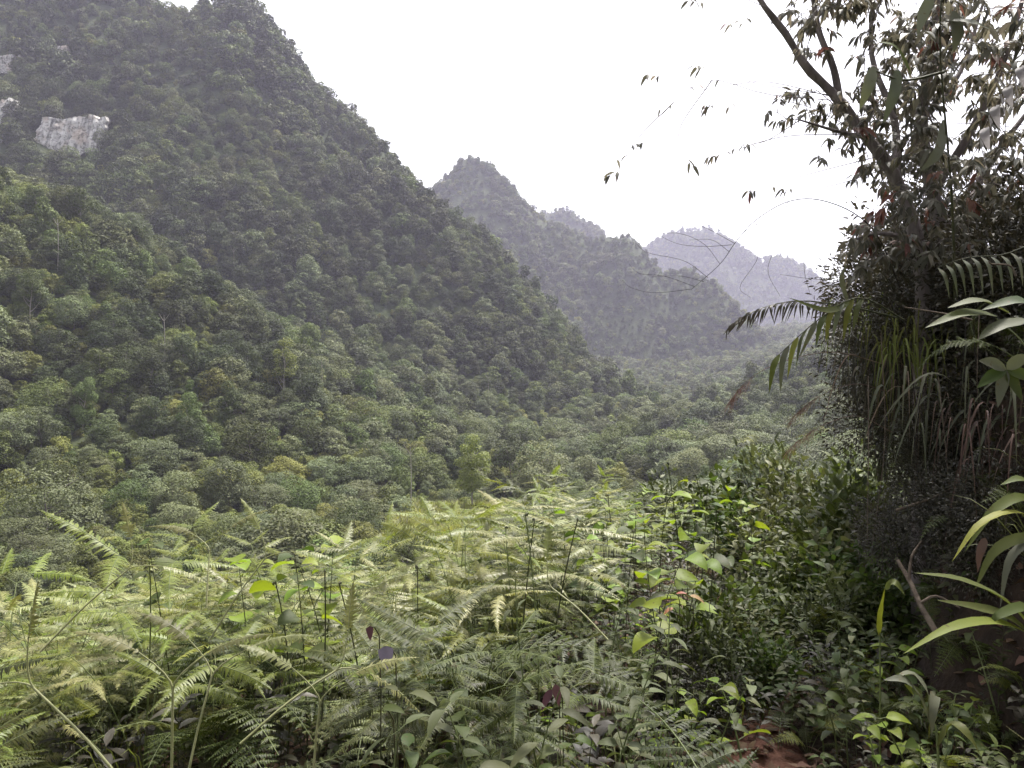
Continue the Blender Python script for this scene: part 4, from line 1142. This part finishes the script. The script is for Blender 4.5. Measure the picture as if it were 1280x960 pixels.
def targets_in(n, px0, px1, py0, py1, d0, d1, edge, seed, soft=60):
    r = np.random.RandomState(seed); out = []
    while len(out) < n:
        px_, py_ = r.uniform(px0, px1), r.uniform(py0, py1)
        e = np.interp(py_, *edge)
        if px_ < e + soft * r.rand() ** 1.5: continue
        if vnoise(np.array([px_ / 46]), np.array([py_ / 46]), 8)[0] < -.20: continue
        out.append(W(px_, py_, r.uniform(d0, d1)))
    return np.array(out)
EDGE = ([-90, 0, 60, 130, 200, 250, 290, 340], [960, 985, 990, 985, 1040, 1085, 1035, 1070])
base = W(1152, 700, 5.5); base[2] = float(GN(base[0], base[1])) - .15
d_ = 5.9
leafy_tree('slanting leafy tree whose trunk leans left across the white sky',
           [base, W(1150, 560, 5.5), W(1154, 400, 5.6), W(1146, 300, 5.7), W(1117, 218, 5.8), W(1080, 168, 5.85), W(1042, 118, 5.9), W(1008, 84, 5.9), W(982, 42, 5.9), W(950, 0, 5.9), W(918, -60, 5.9)], .066, .018,
           [([W(1050, 130, 5.9), W(1042, 85, 5.95), W(1022, 32, 6.0), W(1012, -50, 6.0)], .032, .018),
            ([W(1120, 222, 5.8), W(1118, 150, 6.1), W(1090, 70, 6.4), W(1092, -20, 6.6)], .035, .015),
            ([W(1146, 300, 5.7), W(1100, 292, 5.5), W(1065, 300, 5.3)], .022, .008),
            ([W(1085, 172, 5.85), W(1050, 165, 5.6), W(1000, 150, 5.4)], .02, .006)],
           np.vstack([targets_in(360, 980, 1180, -90, 240, 5.3, 6.9, EDGE, 21), targets_in(60, 1030, 1140, 235, 345, 5.2, 6.2, EDGE, 22, 30),
                      np.array([W(960, 138, 5.5), W(985, 150, 5.5), W(1000, 110, 5.7), W(1010, 145, 5.6), W(975, 130, 5.6), W(1030, 200, 5.6), W(1050, 185, 5.7), W(1010, 25, 5.9), W(1025, 60, 5.9), W(990, 12, 5.9)])]), 31,
           extra=[([W(985, 45, 5.9), W(950, 20, 5.7), W(918, 30, 5.5)], 6), ([W(960, 10, 5.9), W(905, -10, 5.6), W(870, 2, 5.4)], 4), ([W(1045, 120, 5.9), W(950, 105, 5.6), W(880, 84, 5.4)], 4),
                  ([W(1045, 122, 5.9), W(955, 102, 5.5), W(880, 112, 5.3), W(822, 95, 5.2)], 6), ([W(1050, 126, 5.9), W(960, 118, 5.5), W(890, 100, 5.2), W(842, 128, 5.1), W(802, 178, 5.0)], 5),
                  ([W(1080, 168, 5.85), W(985, 170, 5.5), W(918, 188, 5.3), W(900, 193, 5.3)], 6), ([W(1080, 168, 5.85), W(1000, 130, 5.5), W(930, 130, 5.3), W(890, 132, 5.2)], 5),
                  ([W(1100, 195, 5.85), W(1010, 218, 5.5), W(945, 238, 5.3)], 7), ([W(1110, 210, 5.8), W(1040, 232, 5.5), W(988, 236, 5.4)], 3),
                  ([W(890, 100, 5.2), W(850, 160, 5.1), W(855, 195, 5.1)], 2), ([W(842, 128, 5.1), W(800, 170, 5.0), W(772, 214, 4.95)], 4), ([W(1000, 150, 5.4), W(960, 175, 5.3), W(938, 180, 5.2)], 3)])
EDGE2 = ([-90, 60, 160, 240, 330], [1110, 1120, 1140, 1150, 1130])
leafy_tree('upright leafy tree behind the slanting one, at the right edge',
           [W(1205, 560, 6.6) - np.array([0, 0, .3]), W(1200, 420, 6.5), W(1186, 320, 6.4), W(1166, 240, 6.4), W(1152, 150, 6.4), W(1164, 70, 6.4), W(1182, -80, 6.4)], .085, .03,
           [([W(1166, 240, 6.4), W(1210, 170, 6.3), W(1250, 90, 6.2), W(1290, -40, 6.1)], .04, .015), ([W(1152, 150, 6.4), W(1200, 90, 6.8), W(1230, 0, 7.0)], .03, .012),
            ([W(1190, 330, 6.4), W(1260, 270, 6.0), W(1330, 180, 5.6)], .04, .015), ([W(1186, 320, 6.4), W(1240, 200, 7.2), W(1350, 60, 7.6)], .04, .015)],
           np.vstack([targets_in(500, 1110, 1330, -90, 330, 5.0, 7.6, EDGE2, 23, 40), targets_in(110, 1330, 1560, -60, 330, 4.6, 7.2, EDGE2, 24)]), 33, (9, 15), .095)

# ------------------------------------------------------------------ climbing and hanging plants of the bank
def leafed_thing(name, label, cat, stems, leaves, stem_mat='dark_stalk', leaf_name='leaf', r0=.008):
    """stems: list of point lists; leaves: list of (points, width, material, profile, up, roll)"""
    o0 = np.asarray(stems[0][0], float)
    root = empty(name, tuple(o0), label, cat)
    for k, st in enumerate(stems):
        mb = MB(); P = smooth_path(st, 12); tube(mb, P - o0, r0, r0 * .35, 6); mb.build('stem', M[stem_mat], root)
    for pts, w, mat, prof, up, roll in leaves:
        mb = MB(); P = smooth_path(pts, 11); blade(mb, P - o0, w, prof, up, .22, 0, roll, .05); mb.build(leaf_name, M[mat], root)
    return root
UPC = (0, -.75, .65)
leafed_thing('climber', 'climber with long limp grey leaves hanging in front of the crown', 'climber',
             [[W(1195, 420, 5.2), W(1190, 250, 5.1), W(1175, 60, 5.0), W(1182, -60, 5.0)], [W(1180, 90, 5.0), W(1130, 100, 4.95), W(1085, 85, 4.9)]],
             [([W(1092, 84, 4.9), W(1085, 108, 4.85), W(1074, 138, 4.85)], .075, 'strap_grey', 'strap', UPC, .3), ([W(1122, 88, 4.95), W(1117, 120, 4.9), W(1104, 155, 4.9)], .07, 'strap_grey', 'strap', UPC, -.2),
              ([W(1192, 14, 5.0), W(1196, 40, 4.95), W(1192, 66, 4.95)], .085, 'strap_grey', 'strap', UPC, .1), ([W(1165, -5, 5.0), W(1152, 20, 4.95), W(1146, 46, 4.9)], .08, 'strap_grey', 'strap', UPC, .5),
              ([W(1182, 25, 5.0), W(1215, 28, 4.9), W(1240, 38, 4.9)], .06, 'strap_grey', 'lance', UPC, 0), ([W(1140, 95, 5.0), W(1120, 60, 4.95), W(1098, 52, 4.9)], .05, 'strap', 'lance', UPC, 0),
              ([W(1180, 150, 5.1), W(1172, 190, 5.0), W(1150, 215, 5.0)], .07, 'strap_grey', 'strap', UPC, .4)], r0=.010)
dv = [W(1284, 70, 4.4), W(1262, 105, 4.4), W(1240, 140, 4.4), W(1224, 180, 4.4), W(1208, 222, 4.45), W(1214, 330, 4.6)]
P_ = smooth_path(dv, 15)
leafed_thing('dry_vine', 'hanging vine with a string of pale curled dead leaves', 'vine', [dv],
             [([P_[k], P_[k] + np.array([-.02, -.03, -.05]), P_[k] + np.array([.01, -.02, -.14])], .055, 'pale_leaf', 'ovate', UPC, .8 * (-1) ** k) for k in range(1, 9)], 'dead_wood', r0=.004)
# pale fern hanging in the dark of the bush
st = [W(1300, 300, 4.6), W(1255, 318, 4.6), W(1210, 322, 4.6), W(1172, 334, 4.65)]
P_ = smooth_path(st, 12)
leafed_thing('hanging_fern', 'pale hanging fern against the darkest part of the bush', 'fern', [st],
             [([P_[k], P_[k] + np.array([.01, -.06, -.07]), P_[k] + np.array([.05, -.04, -.25 + .01 * abs(k - 6)])], .036, 'strap_grey', 'lance', UPC, .2) for k in range(3, 12)], leaf_name='leaflet', r0=.005)
# dark drooping frond against the valley
st = [W(1125, 398, 4.9), W(1065, 384, 4.7), W(1000, 376, 4.6), W(950, 386, 4.5), W(915, 408, 4.45)]
P_ = smooth_path(st, 60); lv = []
for k in range(16, 60):
    f = (k - 16) / 43; s_ = 1 if k % 2 else -1; L = .15 * (1 - .45 * f) * rs.uniform(.7, 1.2)
    lv.append(([P_[k], P_[k] + np.array([-.03 + s_ * .02, s_ * .06, -.25 * L]), P_[k] + np.array([-.05 + s_ * .02 + rs.normal() * .02, s_ * .07, -L])], .014, 'dark_shrub', 'lance', UPC, rs.normal() * .6))
leafed_thing('drooping_frond', 'dark drooping frond with curled narrow leaflets against the pale far valley', 'frond', [st], lv, leaf_name='leaflet', r0=.006)
st = [W(1130, 400, 4.8), W(1075, 372, 4.6), W(1025, 398, 4.5), W(975, 442, 4.45)]
P_ = smooth_path(st, 14); lv = []
for k in range(4, 14):
    L = rs.uniform(.2, .32)
    lv.append(([P_[k], P_[k] + np.array([-.05, -.03, -.35 * L]), P_[k] + np.array([-.06 - .05 * rs.rand(), -.02, -L])], .034, 'strap_grey' if k % 3 == 0 else ('crown_olive' if k % 2 else 'shrub'), 'lance', UPC, rs.normal() * .5))
lv.append(([W(1068, 374, 4.6), W(1035, 388, 4.5), W(985, 372, 4.45)], .04, 'strap', 'lance', UPC, .3)); lv.append(([W(1060, 380, 4.6), W(1052, 350, 4.6), W(1058, 330, 4.6)], .03, 'strap_grey', 'lance', UPC, .3))
leafed_thing('arching_frond', 'arching frond with long limp green leaflets below the dark frond', 'frond', [st], lv, leaf_name='leaflet', r0=.006)

def plume(pts, label, n=85, L=.09, mat='pink_dry'):
    P = smooth_path(pts, 24); o0 = P[0]
    root = empty('reed_plume', tuple(o0), label, 'reed')
    mb = MB(); tube(mb, P - o0, .0035, .0012, 5); mb.build('stem', M['dry'], root)
    mb = MB(); T = unit(P[-1] - P[-5])
    for k in range(n):
        f = rs.uniform(.66, 1.0); p = np.array([np.interp(f, np.linspace(0, 1, 24), P[:, c]) for c in range(3)]) - o0
        d = unit(T * 1.0 + rs.normal(size=3) * .42 + np.array([0, 0, -.4])); l = L * rs.uniform(.6, 1.3)
        blade(mb, bez(p, p + d * l * .5, p + d * l + np.array([0, 0, -.2 * l]), 4), .0017, 'lance', UPC)
    mb.build('plume', M[mat], root)
plume([W(1105, 455, 5.2), W(1040, 440, 5.1), W(970, 455, 5.0), W(930, 480, 5.0), W(912, 503, 5.0)], 'reddish reed plume nodding farthest left over the valley')
plume([W(1110, 490, 5.1), W(1070, 480, 5.0), W(1025, 495, 4.9), W(990, 522, 4.9)], 'reddish reed plume in the middle, beside the bank')
plume([W(1115, 540, 5.0), W(1070, 520, 5.0), W(1022, 535, 4.9), W(985, 562, 4.9)], 'reddish reed plume lowest of the three beside the bank')

def bare_branch():
    main = [W(1125, 360, 5.4), W(1100, 300, 5.3), W(1070, 268, 5.2), W(1025, 250, 5.2), W(985, 252, 5.1), W(945, 275, 5.0), W(920, 302, 5.0), W(900, 330, 5.0), W(864, 362, 5.0)]
    o0 = main[0]; root = empty('bare_branch', tuple(o0), 'bare arching branch with a tangle of thin black twigs before far mountain', 'branch')
    mb = MB(); tube(mb, smooth_path(main, 36) - o0, .005, .0016, 5); mb.build('stem', M['twig'], root)
    for tw in [[(918, 304), (880, 284), (850, 279), (828, 288)], [(915, 306), (880, 308), (845, 304), (810, 286)], [(900, 330), (880, 305), (850, 292), (815, 292)], [(866, 361), (820, 366), (790, 360), (778, 350)], [(885, 347), (855, 326), (810, 316), (795, 304)],
               [(922, 300), (905, 285), (895, 278)], [(912, 315), (890, 300), (862, 300)], [(868, 358), (830, 345), (800, 342), (786, 330)], [(945, 277), (948, 320), (925, 358), (938, 372)], [(985, 252), (968, 310), (960, 340), (975, 370)],
               [(880, 352), (850, 345), (815, 346)], [(1010, 250), (1005, 330), (1012, 366)], [(1060, 352), (1010, 348), (975, 343)], [(1085, 335), (1040, 322), (1000, 318)], [(930, 290), (975, 262), (1000, 252)]]:
        mb = MB(); tube(mb, smooth_path([W(a, b, 5.0 + .1 * math.sin(a)) for a, b in tw], 14) - o0, .0018, .0009, 4); mb.build('twig', M['twig'], root)
bare_branch()

# broad leaves reaching in from the right edge
leafed_thing('broadleaf_plant', 'plant with large pale green oval leaves reaching in from right edge', 'plant', [[W(1310, 540, 3.5), W(1285, 440, 3.5), W(1245, 398, 3.5)], [W(1300, 470, 3.5), W(1310, 400, 3.45), W(1300, 380, 3.4)]],
             [([W(1246, 395, 3.5), W(1205, 392, 3.4), W(1156, 410, 3.35)], .07, 'herb', 'ovate', (0, -.3, 1), .25), ([W(1262, 392, 3.5), W(1225, 376, 3.45), W(1184, 385, 3.4)], .07, 'shrub', 'ovate', (0, -.6, .8), -.2),
              ([W(1300, 386, 3.45), W(1270, 376, 3.4), W(1226, 388, 3.4)], .075, 'herb', 'ovate', (0, -.5, .9), .1), ([W(1290, 400, 3.45), W(1250, 408, 3.4), W(1222, 425, 3.35)], .075, 'shrub', 'ovate', (0, -.5, .9), 0)], 'stalk', r0=.006)
cc = W(1258, 462, 3.7)
leafed_thing('lobed_leaf_plant', 'plant with star-shaped pale green leaf below the large oval leaves', 'plant', [[W(1310, 560, 3.8), W(1290, 480, 3.75), cc]],
             [([cc, cc + np.array([math.cos(a), -.2, math.sin(a)]) * L * .5 + np.array([0, 0, .01]), cc + np.array([math.cos(a), -.3, math.sin(a)]) * L], .06, 'strap_grey' if k % 2 else 'herb', 'lance', (0, -1, .3), 0) for k, (a, L) in enumerate([(3.6, .2), (4.3, .2), (5.0, .16), (2.9, .17), (5.8, .15), (.6, .12)])], 'stalk', r0=.004)
b0 = W(1330, 900, 2.5); b0[2] = float(GN(b0[0], b0[1]))
leafed_thing('strap_leaf_plant', 'plant with three broad arching strap leaves at the lower right', 'plant', [[b0, W(1320, 850, 2.5), W(1300, 798, 2.55)]],
             [([W(1300, 800, 2.55), W(1258, 752, 2.5), W(1200, 725, 2.45), W(1142, 716, 2.42)], .058, 'strap', 'lance', (0, -.5, .85), -.3), ([W(1302, 808, 2.55), W(1262, 772, 2.45), W(1215, 758, 2.4), W(1170, 750, 2.36)], .036, 'strap', 'lance', (0, -.5, .85), .2),
              ([W(1304, 802, 2.55), W(1250, 778, 2.4), W(1190, 784, 2.3), W(1128, 818, 2.25)], .04, 'strap_yellow', 'lance', (0, -.2, 1), .2), ([W(1300, 800, 2.55), W(1285, 760, 2.5), W(1250, 768, 2.4), W(1238, 780, 2.4)], .036, 'strap', 'lance', (0, -.5, .85), .2)], 'stalk', r0=.010)
b0 = W(1345, 760, 3.0); b0[2] = float(GN(b0[0], b0[1]))
leafed_thing('strap_leaf_plant', 'plant with slender drooping striped leaves above the three broad strap leaves', 'plant', [[b0, W(1330, 700, 3.0), W(1310, 650, 3.0)]],
             [([W(1312, 655, 3.0), W(1280, 622, 2.95), W(1240, 640, 2.9), W(1206, 690, 2.85)], .042, 'strap', 'strap', (0, -.5, .85), .2), ([W(1312, 660, 3.0), W(1270, 640, 2.9), W(1225, 655, 2.85), W(1190, 702, 2.8)], .036, 'strap_yellow', 'strap', (0, -.5, .85), -.3),
              ([W(1314, 680, 3.0), W(1280, 672, 2.9), W(1242, 690, 2.85), W(1218, 738, 2.8)], .042, 'strap', 'strap', (0, -.5, .85), .3), ([W(1318, 700, 3.0), W(1290, 680, 2.9), W(1262, 700, 2.85), W(1250, 760, 2.8)], .036, 'strap_grey', 'strap', (0, -.5, .85), -.2),
              ([W(1232, 672, 2.9), W(1224, 692, 2.88), W(1222, 716, 2.88)], .035, 'dry', 'ovate', UPC, .3), ([W(1312, 640, 3.0), W(1280, 600, 2.95), W(1250, 606, 2.9)], .036, 'strap', 'strap', (0, -.5, .85), .1)], 'stalk', r0=.010)
b0 = W(1100, 830, 3.6); b0[2] = float(GN(b0[0], b0[1]))
leafed_thing('strap_leaf_plant', 'single folded yellow-green leaf standing up by the fallen branch', 'plant', [[b0, W(1100, 810, 3.6), W(1099, 790, 3.6)]],
             [([W(1099, 795, 3.6), W(1098, 770, 3.58), W(1106, 735, 3.56)], .055, 'strap_yellow', 'lance', (1, -.6, .1), .4), ([W(1106, 737, 3.56), W(1118, 728, 3.5), W(1132, 745, 3.5)], .04, 'strap', 'lance', UPC, .2)], 'stalk', r0=.005)
b0 = W(1175, 960, 2.6); b0[2] = float(GN(b0[0], b0[1]))
leafed_thing('strap_leaf_plant', 'low plant with silvery drooping leaves left of the corner fern', 'plant', [[b0, W(1172, 930, 2.6), W(1160, 900, 2.6)]],
             [([W(1162, 905, 2.6), W(1150, 872, 2.55), W(1130, 850, 2.5), W(1104, 850, 2.5)], .05, 'strap_grey', 'lance', (0, -.4, .9), .1), ([W(1162, 905, 2.6), W(1160, 868, 2.55), W(1140, 842, 2.55), W(1120, 846, 2.5)], .04, 'strap_grey', 'lance', (0, -.4, .9), -.2),
              ([W(1160, 895, 2.6), W(1168, 868, 2.55), W(1166, 890, 2.5), W(1164, 922, 2.5)], .035, 'strap_grey', 'lance', UPC, .1), ([W(1170, 935, 2.6), W(1190, 905, 2.55), W(1212, 922, 2.5), W(1228, 950, 2.5)], .045, 'strap', 'lance', (0, -.4, .9), .2)], 'stalk', r0=.006)
for px_, py_, d, lab in [(1262, 905, 2.3, 'feathery bright fern in the lower right corner'), (1200, 880, 2.9, 'small fern behind the corner fern'), (1085, 800, 4.0, 'small fern on the verge by the folded yellow leaf'), (1290, 860, 2.7, 'fern beneath the broad strap leaves at right edge')]:
    p = W(px_, py_, d); t = empty('fern', (p[0], p[1], float(GN(p[0], p[1]))), lab, 'fern')
    for k in range(6): copy_under(t, 'frond', FK['brack', 'fresh' if d < 2.5 else 'mid'][k % 5], k * 1.05, (rs.normal() * .1, rs.normal() * .1), .55 if d < 3 else .5)

# fallen sticks
def stick(pts, r0, label, forks=()):
    P = smooth_path(pts, 14); mb = MB(); tube(mb, P, r0, r0 * .6, 7); o = mb.build('fallen_branch', M['dead_wood']); tag(o, label, 'branch')
    for f in forks:
        mb = MB(); tube(mb, smooth_path(f, 7), r0 * .6, r0 * .25, 5); mb.build('twig', M['dead_wood'], o)
stick([W(1170, 790, 3.9), W(1150, 755, 4.0), W(1138, 728, 4.1), W(1122, 700, 4.2)], .016, 'dead forked branch slanting at the foot of the bank', [[W(1136, 724, 4.1), W(1140, 695, 4.1), W(1152, 676, 4.1)], [W(1150, 755, 4.0), W(1170, 745, 3.95), W(1200, 760, 3.9)]])
stick([W(1120, 638, 4.6), W(1165, 622, 4.55), W(1215, 598, 4.5)], .009, 'thin dead stick leaning on the dark bank face')
stick([W(1270, 345, 4.3), W(1262, 332, 4.3), W(1240, 330, 4.3), W(1236, 326, 4.3)], .006, 'hooked dry twig right of the hanging fern')
stick([W(1215, 400, 4.4), W(1180, 392, 4.4), W(1130, 384, 4.5)], .006, 'thin dry twig across the bush above the oval leaves')

# grasses arching out of the bank and dry blades hanging down its face
def arching_grass(px_, py_, d, n, L, mat, label, group, width=.014, left=1.0, hang=.7):
    b = W(px_, py_, d); mb = MB()
    for k in range(n):
        l = L * rs.uniform(.35, 1.15); a = rs.normal() * .9
        dx = -left * math.cos(a) * l * rs.uniform(.1, .85); dyy = -abs(math.sin(a)) * l * .3 - .08
        p0 = rs.normal(size=3) * np.array([.14, .10, .07])
        blade(mb, bez(p0, p0 + np.array([dx * .45, dyy * .5, l * rs.uniform(.3, .6)]), p0 + np.array([dx, dyy, -l * hang * rs.uniform(.3, 1.1)]), 10), width * rs.uniform(.6, 1.3), 'strap', (0, -.5, .8), .3)
    o = mb.build('arching_grass', M[mat], loc=tuple(b)); tag(o, label, 'grass', group)
for q in [(1205, 500, 4.9), (1175, 485, 5.0), (1235, 520, 4.7), (1150, 505, 5.2), (1260, 500, 4.6), (1190, 540, 4.8)]:
    arching_grass(*q, 7, .75, 'strap_grey', 'tuft of long pale arching grass blades hanging over the bank face', 'pale grass on the bank')
for q in [(1245, 545, 4.5), (1225, 530, 4.6), (1270, 560, 4.4), (1190, 520, 4.9), (1290, 540, 4.3), (1145, 480, 5.3), (1110, 470, 5.6)]:
    arching_grass(*q, 10, .8, 'dry', 'tuft of dry pinkish-brown grass hanging down the dark bank face', 'dry grass on the bank', .008, .7, 1.0)
for q in [(1100, 450, 5.6), (1085, 470, 5.8), (1120, 420, 5.5), (1080, 430, 6.0), (1140, 440, 5.3), (1075, 400, 6.2)]:
    arching_grass(*q, 26, .7, rs.choice(['crown_olive', 'dark_shrub', 'shrub']), 'tangle of thin drooping blades at the left side of the bank', 'drooping blades on the bank', .011, .6, .9)
for k in range(46):         # ferns and leaves clothing the bank face
    y = rs.uniform(3.6, 6.6); x = float(xbank(y)) + rs.uniform(.0, .75)
    t = empty('fern', (x, y, float(GN(x, y))), 'dark green fern growing on the shaded face of the bank', 'fern', 'ferns on the bank face')
    for j in range(5):
        copy_under(t, 'frond', FK['brack', 'mid'][rs.randint(5)], math.pi + rs.normal() * .9, (rs.normal() * .3, -.5 + rs.normal() * .25), rs.uniform(.35, .62))
for k in range(26):         # roots and thin lianas hanging over the edge
    px_ = rs.uniform(1075, 1275); d = rs.uniform(4.5, 5.6); t_, b_ = rs.uniform(380, 520), rs.uniform(560, 700)
    mb = MB(); tube(mb, smooth_path([W(px_, t_, d), W(px_ + rs.normal() * 8, (t_ + b_) / 2, d - .05), W(px_ + rs.normal() * 14, b_, d - .02)], 9), .0035, .0016, 4)
    tag(mb.build('hanging_root', M['dead_wood'] if k % 3 == 0 else M['twig']), 'thin root hanging down in front of the dark bank', 'root', 'hanging roots on the bank')

# added tree, unseen behind the camera, put here to shade the near plants
r_ = np.random.RandomState(5)
tg = np.column_stack([r_.uniform(-7, 5, 2600), r_.uniform(-6.5, 5.5, 2600), r_.uniform(3.4, 7.2, 2600)])
tg = tg[(tg[:, 2] - 1.95) > .60 * np.clip(tg[:, 1], .05, None)]
tg = tg[:1700]
leafy_tree('spreading tree added unseen behind the viewpoint to shade the near plants', [(3.0, -2.2, float(GN(3.0, -2.2)) - .2), (2.8, -2.1, 2.5), (2.0, -2.0, 4.2), (.8, -2.2, 5.4), (-.6, -1.4, 6.4)], .16, .05,
           [([(2.0, -2.0, 4.2), (1.2, -1.0, 5.0), (.6, .2, 5.6)], .06, .02), ([(2.4, -2.0, 3.6), (3.2, -.8, 4.8), (3.6, 1.4, 5.9), (3.4, 3.4, 6.8)], .06, .02), ([(.8, -2.2, 5.4), (.3, 0, 6.2), (-.6, 2.4, 6.7), (-1.6, 4.2, 6.9)], .06, .02), ([(-.8, -1.6, 6.2), (-2.6, .6, 6.2), (-4.4, 2.2, 6.4)], .04, .015), ([(.8, -2.2, 5.4), (-1.2, -1.4, 5.6), (-3.2, -1.0, 5.2)], .05, .02), ([(1.6, -2.1, 4.7), (.6, -3.6, 5.0), (-1.5, -4.8, 5.0)], .05, .02)],
           tg, 35, (14, 20), .17)
